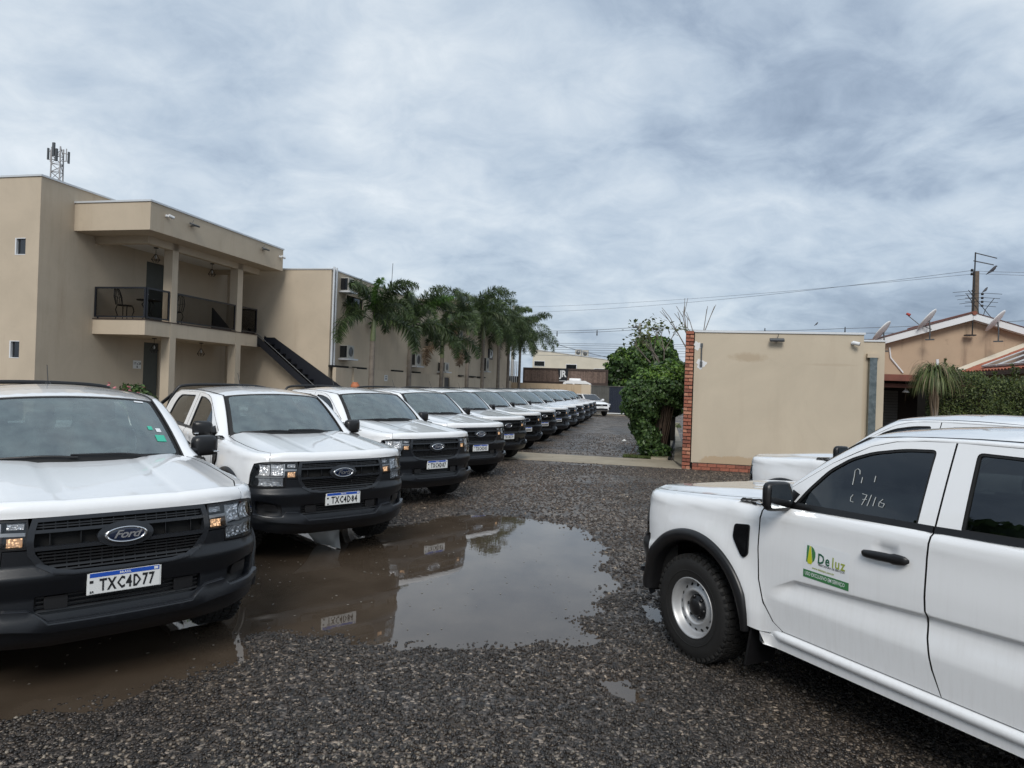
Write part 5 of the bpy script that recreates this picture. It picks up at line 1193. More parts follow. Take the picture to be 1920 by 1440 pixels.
def groof(q):
    for x0, x1 in ((-.95, 3.37), (3.37, 7.95)):
        q.add([(x0, -.32, gz(x0)+.20), (x1, -.32, gz(x1)+.20), (x1, 6, gz(x1)+.20), (x0, 6, gz(x0)+.20), (x0, -.32, gz(x0)+.225), (x1, -.32, gz(x1)+.225), (x1, 6, gz(x1)+.225), (x0, 6, gz(x0)+.225)], [(0, 3, 2, 1), (4, 5, 6, 7), (0, 1, 5, 4), (2, 3, 7, 6), (0, 4, 7, 3)])
P('roof', simple('old_dark_tile', (.10, .045, .035), .9, var=.3), GH, groof); P('ridge_tile', 'brick2', GH, lambda q: q.tube([(3.37, -.34, gz(3.37)+.20), (3.37, 6, gz(3.37)+.20)], .075, 8))
P('conduit', 'white', GH, lambda q: q.tube([(.9, -.03, 3.7), (.95, -.03, 3.35), (1.35, -.03, 2.85)], .03, 6)); P('vent_pipe', 'white', GH, lambda q: q.tube([(2.35, -.3, 2.4), (2.30, -.3, 3.32)], .05, 8))
# side wing roof, rising to the right, tiles and solar panels
M['tile_red'] = (lambda t: (t.set(color=t.mix(t.ramp(t.noise(t.obj(), 4, 5, .6), (.35, 0.0), (.65, 1.0)), (.22, .065, .045), (.42, .15, .09)), rough=.85), t.m)[1])(Nt('aged_roof_tile'))
LT = site('side_wing', 9.65, 25.85, 'red clay tile roof wing with solar panels in front of the peach gable', 'house', z=0)
SLp = .447; SA = math.atan(SLp)
P('roof_deck', 'dark_wood', LT, lambda q: q.add([(0, 0, 2.88), (4, 0, 2.88+4*SLp), (4, -8, 2.88+4*SLp), (0, -8, 2.88), (0, 0, 2.80), (4, 0, 2.80+4*SLp), (4, -8, 2.80+4*SLp), (0, -8, 2.80)], [(3, 2, 1, 0), (4, 5, 6, 7), (0, 4, 7, 3), (0, 1, 5, 4), (2, 3, 7, 6)]))
tile = MB(); tile.add([(x, .09*math.cos(a), .045*math.sin(a)) for x in (0, .40) for a in np.linspace(0, PI, 6)], [(i+1, i, i+6, i+7) for i in range(5)], 0, True); tile.add([(0, -.11, -.01), (0, .11, -.01), (.4, .11, -.01), (.4, -.11, -.01)], [(0, 3, 2, 1)])
tm = tile.mesh('roof_tile', 'tile_red')
for j in range(10):
    for i in range(24):
        x = j*.355-.02; y = -.14-i*.205
        if i > 5 and .3 < x < 1.9: continue
        link('roof_tile', tm, LT, (x, y, 2.895+x*SLp+.01+random.uniform(0, .012)), (0, -SA, random.uniform(-.03, .03)))
P('flashing', 'plaster_light', LT, lambda q: q.add([(-.1, .13, 2.94), (4, .13, 3.0+4*SLp), (4, -.05, 2.94+4*SLp), (-.1, -.05, 2.86), (4, .13, 3.10+4*SLp), (-.1, .13, 3.02)], [(0, 3, 2, 1), (0, 1, 4, 5), (3, 5, 4, 2)]))
P('gutter', 'black_metal', LT, lambda q: q.box(-.12, 0, -8, .05, 2.76, 2.88)); P('wall', 'plaster_old', LT, lambda q: q.box(.25, .4, -7.8, 0, 0, 2.8))
M['solar'] = (lambda t: (t.set(color=(.045, .05, .065), rough=.16, coat=.5), t.m)[1])(Nt('solar_glass'))
for k in range(6):
    sp_ = site('solar_panel', 9.65+.10, 25.85-1.35-k*1.04, ['farthest', 'second', 'third', 'fourth', 'fifth', 'nearest'][k]+' solar panel on the red tile wing, counted from the peach gable wall', 'solar panel', 'solar panels on the tile roof', z=2.88+.16)
    T = Matrix.Rotation(-SA, 4, 'Y')
    P('panel', 'solar', sp_, lambda q: q.box(.03, 1.97, -.97, -.03, .0, .03, T=T)); P('frame', 'cap', sp_, lambda q: (q.box(0, .03, -1, 0, -.01, .045, T=T), q.box(1.97, 2.0, -1, 0, -.01, .045, T=T), q.box(.03, 1.97, -.03, 0, -.01, .045, T=T), q.box(.03, 1.97, -1, -.97, -.01, .045, T=T)))
# carport
CP = site('carport', 5.0, 23.2, 'dark open carport with red brown timber beams beside the box building', 'carport')
P('beam', 'brown_wood', CP, lambda q: q.box(.6, 3.9, -.05, .10, 2.50, 2.64)); P('beam', 'brown_wood', CP, lambda q: q.box(.6, 3.9, .25, .4, 2.30, 2.42)); P('roof', 'brown_wood', CP, lambda q: q.box(.6, 3.9, .1, 3.0, 2.64, 2.70))
P('back_wall', simple('dark_wall', (.05, .04, .036), .9), CP, lambda q: (q.box(.6, 3.9, 2.6, 2.75, 0, 2.6), q.box(3.8, 3.9, .3, 2.6, 0, 2.6)))
P('roller_shutter', simple('shutter_grey', (.20, .20, .20), .6), CP, lambda q: [q.box(1.55, 2.75, 2.54, 2.58, 1.0+k*.095, 1.085+k*.095) for k in range(13)])['kind'] = 'stuff'
P('hanging_lamp', 'white', CP, lambda q: (q.lathe([(.01, 2.30), (.03, 2.25), (.11, 2.16), (.001, 2.15)], 12, 'z', c=(2.35, .5, 0)), q.tube([(2.35, .5, 2.3), (2.35, .5, 2.55)], .008, 4)))

# ================================================================== plants
def leafmat(name, lo, hi, rough=.5, trans=.25):
    t = Nt(name); r = t.n('NewGeometry').outputs['Random Per Island']; o = t.obj()
    c = t.ramp(r, (0.0, lo), (.6, tuple((a+b)/2 for a, b in zip(lo, hi))), (1.0, hi)); n = t.noise(o, 1.6, 3); c = t.mix(1.0, c, t.ramp(n, (.3, .72), (.7, 1.3)), 'MULTIPLY')
    t.set(color=c, rough=rough, spec=.4); tl = t.n('BsdfTranslucent'); t.L.new(c, tl.inputs[0]); mx = t.n('MixShader'); mx.inputs[0].default_value = trans
    t.L.new(t.b.outputs[0], mx.inputs[1]); t.L.new(tl.outputs[0], mx.inputs[2]); t.L.new(mx.outputs[0], t.out.inputs[0]); return t.m
M['palm_leaf'] = leafmat('palm_leaflet', (.026, .046, .018), (.105, .150, .056), .45); M['palm_bright'] = leafmat('young_palm_leaflet', (.05, .12, .02), (.13, .24, .05), .45)
M['palm_dead'] = leafmat('dead_palm_leaflet', (.16, .11, .07), (.34, .26, .18), .8); M['ivy'] = leafmat('vine_leaf', (.020, .048, .016), (.105, .175, .055), .38); M['ivy_top'] = leafmat('skylit_top_vine_leaf', (.06, .13, .02), (.17, .27, .05), .4)  # bright top growth, with skylight from above put into its colour
M['hedge'] = leafmat('hedge_leaf', (.024, .045, .014), (.135, .165, .045), .5); M['yucca'] = leafmat('strap_leaf', (.07, .10, .035), (.24, .28, .11), .5); M['sparse'] = leafmat('papaya_leaf', (.06, .085, .025), (.16, .17, .06), .5)
M['bark'] = simple('palm_trunk_bark', (.17, .145, .12), .85, var=.25, scale=6, bump=.5, bscale=25); M['crownshaft'] = simple('green_crownshaft', (.13, .155, .075), .5, var=.2, scale=5); M['twig'] = simple('vine_stem', (.075, .05, .035), .9, var=.3, scale=10); M['dark_core'] = simple('shaded_stems', (.022, .018, .013), .95)
def tri_mesh(name, co, F, mat, smooth=False):
    me = bpy.data.meshes.new(name); co = np.asarray(co, np.float32); F = np.asarray(F, np.int32); k = F.shape[1]
    me.vertices.add(len(co)); me.vertices.foreach_set('co', co.ravel()); me.loops.add(F.size); me.loops.foreach_set('vertex_index', F.ravel()); me.polygons.add(len(F)); me.polygons.foreach_set('loop_start', np.arange(0, F.size, k, dtype=np.int32))
    if smooth: me.polygons.foreach_set('use_smooth', np.ones(len(F), bool))
    me.update(calc_edges=True); me.materials.append(M[mat] if isinstance(mat, str) else mat); return me
def leaves(name, Pp, Nn, size, mat, aspect=1.6, fold=.25, rg=RNG, droop=.5, jit=.7):
    """folded leaf blades: points, outward normals"""
    n = len(Pp); Nn = Nn+rg.normal(0, jit, (n, 3)); Nn /= np.linalg.norm(Nn, axis=1)[:, None]
    d = rg.normal(0, 1, (n, 3)); d[:, 2] -= droop*2; d -= (d*Nn).sum(1)[:, None]*Nn; d /= np.linalg.norm(d, axis=1)[:, None]; s = np.cross(Nn, d)
    L = (size*rg.uniform(.6, 1.35, n))[:, None]; Wd = L/aspect*.5
    a = Pp-d*L*.5; c = Pp+d*L*.5; mid = Pp-d*L*.08; l = mid+s*Wd+Nn*Wd*fold; r = mid-s*Wd+Nn*Wd*fold
    co = np.stack([a, l, c, r], 1).reshape(-1, 3); F = np.array([[0, 1, 2], [0, 2, 3]])[None]+(np.arange(n)*4)[:, None, None]
    return tri_mesh(name, co, F.reshape(-1, 3), mat)
def frond_mesh(L, mat, seed, droop=1.0, n=62, lw=.034, ll=.42, plume=1.0, width=1.0):
    rg = np.random.default_rng(seed); k = 14; pts = []; ang = math.radians(64); p = np.array([0., 0., 0.]); seg = L/k; bend = math.radians(128)*droop
    for i in range(k+1):
        pts.append(p.copy()); a = ang-bend*(i/k)**1.2; p = p+seg*np.array([math.cos(a), 0, math.sin(a)])
    pts = np.array(pts); tt = np.linspace(0, 1, k+1); co = []; F = []
    def at_(t): return np.array([np.interp(t, tt, pts[:, j]) for j in range(3)])
    for q in range(n*4):
        t = .16+.84*(q/(n*4))**.9; c = at_(t); c2 = at_(min(1, t+.02)); d = (c2-c)/max(1e-6, np.linalg.norm(c2-c)) if t < .99 else d
        side = np.array([0, 1., 0]); upv = np.cross(d, side); s = 1 if q % 2 else -1; th = rg.uniform(-1.5, 1.35)*plume
        o = side*s*math.cos(th)+upv*math.sin(th); o = o*.88+d*.42; o /= np.linalg.norm(o); ln = ll*(math.sin(PI*min(1, .10+t*.86))**.55)*rg.uniform(.8, 1.12)*width
        e = c+o*ln*.55+np.array([0, 0, -.02*ln]); f = c+o*ln+np.array([0, 0, -.30*ln])+rg.normal(0, .015, 3); w = np.cross(o, d+rg.normal(0, .4, 3)); w = w/np.linalg.norm(w)*lw*.5; wv = d*lw*.5*.8+w*.6
        b = len(co); co += [c-wv*.5, c+wv*.5, e+wv, e-wv, f]; F += [(b, b+1, b+2), (b, b+2, b+3), (b+3, b+2, b+4)]
    for i in range(k):
        w0, w1 = .022*(1-i/k)+.004, .022*(1-(i+1)/k)+.004; b = len(co); a, c = pts[i], pts[i+1]
        for z in ((0, 1, 0), (0, -.5, .8), (0, -.5, -.8)): co += [a+np.array(z)*w0, c+np.array(z)*w1]
        for j in range(3): F += [(b+2*j, b+2*j+1, b+(2*j+3) % 6), (b+2*j, b+(2*j+3) % 6, b+(2*j+2) % 6)]
    return tri_mesh('frond', co, F, mat)
def make_palm(u, v, hub, L, seed, label, nf=11, dead=0, bright=0, up=0):
    rg = random.Random(seed); r = site('palm_tree', u, v, label, 'palm', 'palms along the boundary wall')
    q = MB(); n = 26; pts = []; rs = []
    for i in range(n+1):
        t = i/n; pts.append((.02*math.sin(t*2+seed), .02*math.cos(t*3+seed), t*(hub-.75))); rs.append(.125*(1-.25*t)+.015*math.exp(-((t-.02)/.05)**2)+(.005 if i % 2 else 0))
    q.tube(pts, rs, 12); q.build('trunk', 'bark', r)
    q = MB(); q.tube([(pts[-1][0]*(1-t), pts[-1][1], hub-.75+t*.85) for t in (0, .2, .5, .8, 1)], [.105, .11, .095, .07, .045], 12); q.build('crownshaft', 'crownshaft', r)
    vars_ = [(frond_mesh(L*s, 'palm_leaf', seed*10+k, dr, n=int(78*s), lw=.036, ll=.36+.035*L, plume=1.0), dr) for k, (s, dr) in enumerate(((1.05, .98), (1.0, 1.02), (1.0, .80)))]
    for k in range(nf):
        lv = k/max(1, nf-1); m_ = vars_[2 if lv < .3 else (0 if lv < .7 else 1)][0]; az = k*2.39996+rg.uniform(-.3, .3); tilt = lerp(-.38, .70, lv)+rg.uniform(-.12, .12)
        link('frond', m_, r, (0, 0, hub+rg.uniform(-.12, .05)), (rg.uniform(-.2, .2), tilt, az))
    for k in range(bright): link('frond', frond_mesh(L*.95, 'palm_bright', seed*17+k, .62+.15*k, n=60, lw=.04, ll=.36), r, (0, 0, hub+.05), (0, -.12, rg.uniform(0, 6)))
    for k in range(dead): link('frond', frond_mesh(L*.72, 'palm_dead', seed*19+k, 1.2, n=46, lw=.05, ll=.40), r, (0, 0, hub-.15), (0, .85, rg.uniform(0, 6)))
    for k in range(up): link('frond', vars_[2][0], r, (0, 0, hub+.05), (0, -.30, k*2.6+rg.random()))
    return r
lab = ['nearest palm, in front of the drain pipes and the large dark wall opening', 'second palm from the left, bright young fronds pointing up', 'third palm from the left, brown dead fronds hanging under its crown', 'tallest palm of the row, fourth from the left, crown against the sky', 'fifth palm from the left with a yellow green arching frond', 'sixth palm from the left, thin hooked stalk on its trunk', 'seventh palm from the left, by the white vertical bars', 'last palm at the right end of the row, above the brown screen']
for i, (u, v, hub, L, nf, dead, br, up_) in enumerate([(-11, 24.9, 4.25, 2.5, 9, 0, 1, 1), (-11, 28.9, 4.3, 2.7, 12, 0, 1, 1), (-11, 33.4, 4.0, 2.5, 12, 2, 0, 0), (-11, 38, 5.5, 3.3, 15, 1, 0, 2), (-11, 41.4, 5.5, 3.3, 15, 0, 2, 1), (-11, 45.6, 5.4, 3.3, 15, 0, 0, 1), (-11, 48.7, 5.0, 3.2, 15, 0, 0, 1), (-11, 52.7, 5.5, 3.5, 16, 0, 0, 1)]): make_palm(u, v, hub, L, i+3, lab[i], nf, dead, br, up_)

def shell_points(blobs, n, rg, depth=.25):
    """points through the outer layer of a union of lumpy ellipsoids: (c, r)"""
    out = []; nn = []; w = np.array([b[1][0]*b[1][1]+b[1][0]*b[1][2]+b[1][1]*b[1][2] for b in blobs]); w = w/w.sum()
    for (c, r), ww in zip(blobs, w):
        k = int(n*ww*1.6); d = rg.normal(0, 1, (k, 3)); d /= np.linalg.norm(d, axis=1)[:, None]
        lump = 1+.10*np.sin(d[:, 0]*7+c[0]*3)*np.sin(d[:, 1]*6+c[1])+.09*np.sin(d[:, 2]*9+c[2]*2+d[:, 0]*5)
        rad = lump*(1-depth*rg.random(k)**1.6); p = np.array(c)+d*np.array(r)*rad[:, None]
        keep = np.ones(k, bool)
        for c2, r2 in blobs:
            if c2 is c: continue
            keep &= (((p-np.array(c2))/np.array(r2))**2).sum(1) > .62
        out.append(p[keep]); m_ = d/np.array(r); nn.append((m_/np.linalg.norm(m_, axis=1)[:, None])[keep])
    return np.concatenate(out), np.concatenate(nn)
rg = np.random.default_rng(11)
VT = site('vine_covered_tree', -.18, 21.3, 'dense vine covered tree with dangling dark stems, beside the brick pillar', 'tree')
bl = [((-.02, .2, 1.98), (.88, 1.0, .66)), ((-.45, -.2, 1.65), (.60, .7, .70)), ((.40, .9, 2.0), (.62, 1.2, .62)), ((-.40, -.25, 1.05), (.36, .5, .75)), ((-.20, -.45, .50), (.33, .40, .50)), ((-.02, -.40, .18), (.46, .42, .26)), ((.30, 2.5, 2.1), (.75, 1.4, .75))]
Pp, Nn = shell_points(bl, 20000, rg, .32); link('foliage', leaves('foliage', Pp, Nn, .105, 'ivy', 1.3, rg=rg, droop=.9), VT)
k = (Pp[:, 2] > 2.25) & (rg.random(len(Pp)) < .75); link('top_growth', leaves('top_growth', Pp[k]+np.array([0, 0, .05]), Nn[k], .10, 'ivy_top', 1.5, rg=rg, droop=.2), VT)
P('trunk', 'dark_core', VT, lambda q: (q.tube([(.05, .0, 0), (.0, .0, 1.0), (.02, .15, 2.0)], [.22, .17, .25], 10), q.lathe([(.001, 1.2), (.5, 1.45), (.66, 2.0), (.4, 2.45), (.001, 2.6)], 16, 'z', c=(0, .1, 0))))
def stems(q):
    r_ = random.Random(4)
    for k in range(90):
        x, y = r_.uniform(-.15, .50), r_.uniform(-.5, .9); z1 = r_.uniform(1.5, 1.9); z0 = r_.uniform(.02, .9); 
        q.tube([(x*.55, y*.6, z0), (x*.75+r_.uniform(-.05, .05), y*.7, (z0+z1)*.5), (x, y, z1)], r_.uniform(.008, .022), 4, cap=False)
P('hanging_stems', 'twig', VT, stems)['kind'] = 'stuff'
P('fallen_twig', 'twig', VT, lambda q: (q.tube([(-.75, -.5, .02), (-.60, -.45, .30), (-.35, -.4, .38)], .012, 5), q.tube([(-.80, -.6, .02), (-.5, -.5, .12), (-.2, -.45, .10)], .010, 5)))
def row_tree(u, v, h, rad, n, seed, label, top=True, ls=.20):
    g_ = np.random.default_rng(seed); T = site('leafy_tree', u, v, label, 'tree')
    b = [((0, 0, h-rad*.6), (rad, rad, rad*.75)), ((-rad*.5, .1, h-rad*1.1), (rad*.7, rad*.7, rad*.7)), ((rad*.5, .3, h-rad*.95), (rad*.7, rad*.8, rad*.7)), ((-.1, 0, h-rad*1.8), (rad*.75, rad*.7, rad*.8))]
    p, nn = shell_points(b, n, g_, .32); link('foliage', leaves('foliage', p, nn, ls, 'ivy', 1.3, rg=g_, droop=.5), T)
    kk = (nn[:, 2] > .25) & (g_.random(len(p)) < .6)
    if top: link('top_growth', leaves('top_growth', p[kk]+np.array([0, 0, .07]), nn[kk], ls*.95, 'ivy_top', 1.4, rg=g_, droop=.2), T)  # upward leaves repeated in the lighter colour that has skylight painted in
    P('trunk', 'dark_core', T, lambda q: (q.tube([(0, 0, 0), (.03, 0, h-rad)], [.13, .08], 8), q.lathe([(.001, h-rad*2.2), (rad*.55, h-rad*1.5), (rad*.6, h-rad*.8), (.001, h-rad*.35)], 12, 'z'))); return T
row_tree(-1.05, 60.2, 6.2, 1.95, 7500, 21, 'dark rounded tree beyond the gate, behind the vine covered tree', True, .28); row_tree(-3.05, 59.4, 5.15, 1.75, 6500, 22, 'brighter green tree beyond the navy gate, left of the dark rounded one', True, .28)
for k, (u, v) in enumerate(((.15, 24.6), (.35, 27.6))): row_tree(u, v, 2.9, .75, 2200, 30+k, ['vine covered tree trunk next in line along the drain channel', 'farther tree along the drain channel, dark base by the path'][k], False)
def branchy(u, v, label, seed, h, leafy, spread=1.0, name='sparse_tree'):
    r_ = random.Random(seed); T = site(name, u, v, label, 'tree'); segs = []; tips = []
    def grow(p, d, L, r, lv):
        q_ = p+d*L; segs.append((p, q_, r, r*.68)); 
        if lv == 0: tips.append((q_, d)); return
        for k in range(r_.choice((2, 2, 3))): 
            nd = (d+Vector((r_.uniform(-1, 1), r_.uniform(-1, 1), r_.uniform(-.05, .7)))*.55*spread).normalized(); grow(q_, nd, L*r_.uniform(.6, .85), r*.66, lv-1)
    grow(Vector((0, 0, 0)), Vector((0, 0, 1)), h*.42, .075, 0 if False else 4)
    s_ = P('branches', 'bark', T, lambda q: [q.tube([a, b], [r0, r1], 5, cap=False) for a, b, r0, r1 in segs])
    if leafy:
        g_ = np.random.default_rng(seed); pt = np.concatenate([np.array(t[0])+g_.normal(0, .16, (leafy, 3)) for t in tips]); nn = np.zeros_like(pt); nn[:, 2] = 1
        link('foliage', leaves('foliage', pt, nn, .19, 'sparse', 1.9, rg=g_, droop=.3, jit=.5), T)
    return T
branchy(.05, 28, 'sparse young tree with thin branches and pale leaves above the brick pillar', 12, 4.0, 12, 1.5); branchy(1.65, 29.5, 'bare leafless tree behind the top of the tan box building', 8, 4.9, 0, .9)
# hedge at the right
HG = site('clipped_hedge', 6.55, 19.6, 'tall dark green hedge in front of the red tile roof', 'hedge')
n = 40000; hp_ = np.stack([rg.uniform(0, 6.5, n), np.where(rg.random(n) < .72, rg.normal(-.05, .10, n), rg.uniform(0, .9, n)), rg.uniform(.7, 2.58, n)], 1); tp = hp_[:, 1] > .12; hp_[tp, 2] = 2.42+rg.random(tp.sum())*.20
hp_[:, 1] += .13*np.sin(hp_[:, 0]*3.1)*np.sin(hp_[:, 2]*4.3)+.07*np.sin(hp_[:, 0]*9)*np.sin(hp_[:, 2]*8+1); hp_[:, 2] += .10*np.sin(hp_[:, 0]*2.3)+.06*np.sin(hp_[:, 0]*11)+rg.normal(0, .035, n)
nn = np.tile([0, -1., .5], (n, 1)); o = link('foliage', leaves('foliage', hp_, nn, .062, 'hedge', 2.1, rg=rg, droop=0, jit=.8), HG)
P('inner_stems', 'dark_core', HG, lambda q: q.box(.1, 6.4, .12, .9, 0, 2.30))
sh = []
for x, h_ in ((.05, .30), (.42, .45), (.60, .30), (1.55, .18), (1.95, .35), (2.05, .28), (2.35, .42)):
    k = 90; t_ = rg.random(k); sh.append(np.stack([x+rg.normal(0, .03, k), rg.normal(0, .03, k), 2.5+t_*h_*1.2], 1))
sh = np.concatenate(sh); _sh = link('shoots', leaves('shoots', sh, rg.normal(0, 1, sh.shape), .07, 'hedge', 2.4, rg=rg, droop=-.5), HG); _sh['kind'] = 'stuff'
# ponytail palm
YP = site('ponytail_palm', 6.48, 18.85, 'ponytail palm with drooping strap leaves in front of the hedge', 'palm')
P('trunk', 'bark', YP, lambda q: q.tube([(.06, 0, 0), (.05, 0, 1.2), (.0, 0, 2.42)], [.12, .075, .06], 10))
def straps(n, seed, mat, lo, hi, name):
    g_ = random.Random(seed); co = []; F = []
    for k in range(n):
        az = g_.uniform(0, 2*PI); el = g_.uniform(.2, 1.35); L = g_.uniform(lo, hi); p = Vector((0, 0, 2.46)); d = Vector((math.cos(az)*math.cos(el), math.sin(az)*math.cos(el), math.sin(el))); w = .012; b = len(co); sd = Vector((-math.sin(az), math.cos(az), 0)); ns = 9
        for i in range(ns+1):
            ww = w*(1-i/ns)**.6; co += [tuple(p+sd*ww), tuple(p-sd*ww)]; p = p+d*(L/ns); d = (d+Vector((0, 0, -.36-.05*i))).normalized() if i > 0 else d
        F += [(b+2*i, b+2*i+1, b+2*i+3, b+2*i+2) for i in range(ns)]
    o = link(name, tri_mesh(name, co, F, mat), YP); o['kind'] = 'stuff'
straps(520, 1, 'yucca', .6, 1.0, 'strap_leaves'); straps(90, 2, 'palm_dead', .8, 1.15, 'dry_strap_leaves')
P('dry_skirt', 'palm_dead', YP, lambda q: [q.tube([(.04*math.cos(a), .04*math.sin(a), 2.35), (.10*math.cos(a), .10*math.sin(a), 2.0), (.04*math.cos(a)+.04, .04*math.sin(a), 1.3+.3*math.sin(a*5))], [.02, .016, .004], 4) for a in np.linspace(0, 6, 14)])['kind'] = 'stuff'
# grass tufts by the path
def tufts():
    g_ = np.random.default_rng(9); n = 2600; c = np.concatenate([np.stack([g_.uniform(-1.1, .15, n), 20.15+np.abs(g_.normal(0, .35, n))], 1), np.stack([g_.uniform(.62, .98, 700), g_.uniform(38, 43, 700)], 1)]); n = len(c)
    Pw = np.array([UV.x, UV.y])[None]*c[:, :1]+np.array([VV.x, VV.y])[None]*c[:, 1:]; p = np.concatenate([Pw, np.full((n, 1), .03)], 1)
    me = leaves('grass', p, g_.normal(0, 1, (n, 3)), .075, leafmat('grass_blade', (.05, .075, .02), (.13, .16, .05)), 5, rg=g_, droop=-1.5); tag(link('grass', me), 'sparse grass at the foot of the vine covered tree', 'grass', kind='stuff')
tufts()
# flower bush and trees outside the frame seen only in reflections
FB = site('flower_bush', -15.2, 17.45, 'bush with pink flowers beside the lower green door', 'bush'); g_ = np.random.default_rng(2)
p, nn = shell_points([((.05, 0, 1.12), (.62, .45, .55))], 1000, g_, .5); link('foliage', leaves('foliage', p, nn, .11, 'ivy', 1.8, rg=g_, droop=0), FB)
M['pink'] = simple('pink_petal', (.62, .22, .26), .6, var=.3, scale=30)
for k in range(16):
    a = random.uniform(0, 2*PI); x, y, z = random.uniform(-.5, .55), -.25+.2*math.sin(a), 1.1+random.uniform(.18, .58); T = Matrix.Translation((x, y-.15, z)) @ Matrix.Rotation(random.uniform(-.8, .8), 4, 'X') @ Matrix.Rotation(random.uniform(0, 6), 4, 'Z')
    P('flower', 'pink', FB, lambda q: [q.add([(0, 0, 0), (.035*math.cos(t-.5), .035*math.sin(t-.5), .02), (.065*math.cos(t), .065*math.sin(t), .012), (.035*math.cos(t+.5), .035*math.sin(t+.5), .02)], [(0, 1, 2, 3)], T=T) for t in np.linspace(0, 2*PI, 5, endpoint=False)])
P('pot', 'tile', FB, lambda q: q.lathe([(.001, 0), (.22, 0), (.28, .42), (.30, .45), (.26, .45), (.24, .40), (.001, .40)], 20, 'z'))
for k, (x, y, h_, r_) in enumerate(((-13.5, -1.5, 9.6, 3.0), (-14.5, 4.0, 9.0, 2.8), (-11.5, -7.5, 10.0, 3.2))):
    T = row_tree(0, 0, h_, r_, 3200, 60+k, ['broad dark tree left of the yard, out of the frame', 'second broad dark tree left of the yard, out of the frame', 'third broad dark tree left of the yard, out of the frame'][k], False, .5); T.location = (x, y, 0)

# ================================================================== furniture
def iron_chair(u, v, z, rz, label):
    r = site('iron_chair', u, v, label, 'chair', 'black wrought iron chairs', z=z); r.rotation_euler[2] += rz
    P('seat', 'iron', r, lambda q: (q.lathe([(.001, .43), (.20, .43), (.21, .445), (.20, .46), (.001, .46)], 20, 'z')))
    for sx in (-1, 1):
        for sy in (-1, 1): P('leg', 'iron', r, lambda q: q.tube([(.15*sx, .15*sy, .43), (.19*sx, .17*sy, .30), (.14*sx, .14*sy, .14), (.19*sx, .19*sy, 0)], .014, 6))
    P('backrest', 'iron', r, lambda q: (q.tube([(-.17, .17, .45), (-.20, .22, .70), (-.13, .26, .92), (0, .28, .98), (.13, .26, .92), (.20, .22, .70), (.17, .17, .45)], .014, 6), [q.tube([(x, .18, .46), (x*1.5+.02, .22, .68), (x*.6, .27, .94)], .009, 5) for x in (-.10, -.04, .04, .10)], q.tube([(-.18, .22, .72), (0, .20, .66), (.18, .22, .72)], .009, 5)))
iron_chair(-15.92, 17.85, 3.53, PI/2+.2, 'black iron chair at the left end of the balcony'); iron_chair(-15.55, 19.55, 3.53, -1.9, 'black iron chair right of the balcony table, behind the railing post'); iron_chair(-15.2, 20.0, .40, PI/2, 'black iron chair on the ground floor behind the near pillar')
TB = site('iron_table', -15.85, 18.75, 'round black iron table on the balcony between two chairs', 'table', z=3.53)
P('tabletop', 'iron', TB, lambda q: q.lathe([(.001, .70), (.34, .70), (.36, .715), (.34, .73), (.001, .73)], 24, 'z'))
for k in range(3): a = k*2*PI/3; P('leg', 'iron', TB, lambda q: q.tube([(.10*math.cos(a), .10*math.sin(a), .70), (.20*math.cos(a), .20*math.sin(a), .58), (.07*math.cos(a), .07*math.sin(a), .32), (.24*math.cos(a), .24*math.sin(a), 0)], .018, 6))
P('stretcher', 'iron', TB, lambda q: q.lathe([(.09, .30), (.11, .31), (.09, .32)], 16, 'z'))
AT = site('ashtray', -15.8, 18.85, 'small pale ashtray on the black balcony table', 'ashtray', z=4.262); P('bowl', 'white', AT, lambda q: q.lathe([(.001, 0), (.05, 0), (.06, .03), (.05, .03), (.045, .01), (.001, .01)], 14, 'z'))
UR = site('clay_urn', -11.35, 24.2, 'orange clay urn on a post left of the first palm trunk', 'urn'); P('post', 'plaster_a', UR, lambda q: q.box(-.14, .14, -.14, .14, 0, 1.55)); P('urn', simple('orange_clay', (.48, .17, .08), .7, var=.2), UR, lambda q: q.lathe([(.001, 1.55), (.10, 1.56), (.17, 1.68), (.16, 1.80), (.10, 1.86), (.11, 1.89), (.001, 1.88)], 18, 'z'))

# ================================================================== rooftop aerials, dishes, poles, wires
def dish(u, v, z, label, yaw=0, feed=True, r_=.42):
    r = site('satellite_dish', u, v, label, 'dish', 'white satellite dishes on the roofs', z=z); r.rotation_euler[2] += yaw
    T = Matrix.Rotation(math.radians(-38), 4, 'Y') @ Matrix.Scale(.86, 4, Vector((0, 1, 0)))
    prof = [(r_*k/8, .30*(k/8)**2*r_*.55) for k in range(9)]
    d_ = P('reflector', 'white', r, lambda q: (q.lathe([(.001, 0)]+prof[1:]+[(r_*1.02, prof[-1][1]), (r_*1.0, prof[-1][1]-.02)]+[(a, b-.02) for a, b in prof[::-1][1:]], 32, 'x', T=T)))
    P('logo', 'lamp_dark', d_, lambda q: q.box(.004, .008, -.06, .06, .10, .15, T=T))
    P('mast', 'lamp_dark', r, lambda q: (q.tube([(-.02, 0, 0), (-.05, 0, -.30), (-.05, -.0, -.62)], .022, 8), q.box(-.18, .08, -.05, .05, -.66, -.62)))
    if feed: P('feed_arm', 'lamp_dark', r, lambda q: q.tube([(-.10, 0, -.30), (.28, 0, -.12), (.60, 0, .18)], .014, 6)); P('feed_horn', simple('red_feed_horn', (.35, .05, .04), .5), r, lambda q: q.tube([(.55, 0, .20), (.66, 0, .26)], [.05, .04], 10))
dish(8.55, 25.55, 4.60, 'large white satellite dish with a red feed arm on the left slope of the gable', PI-.5); dish(10.58, 25.55, 4.58, 'pale satellite dish on the right slope of the gable', PI-.55, False); dish(7.15, 25.5, 4.18, 'satellite dish at the left, half hidden by the box building roof', PI-.5, False)
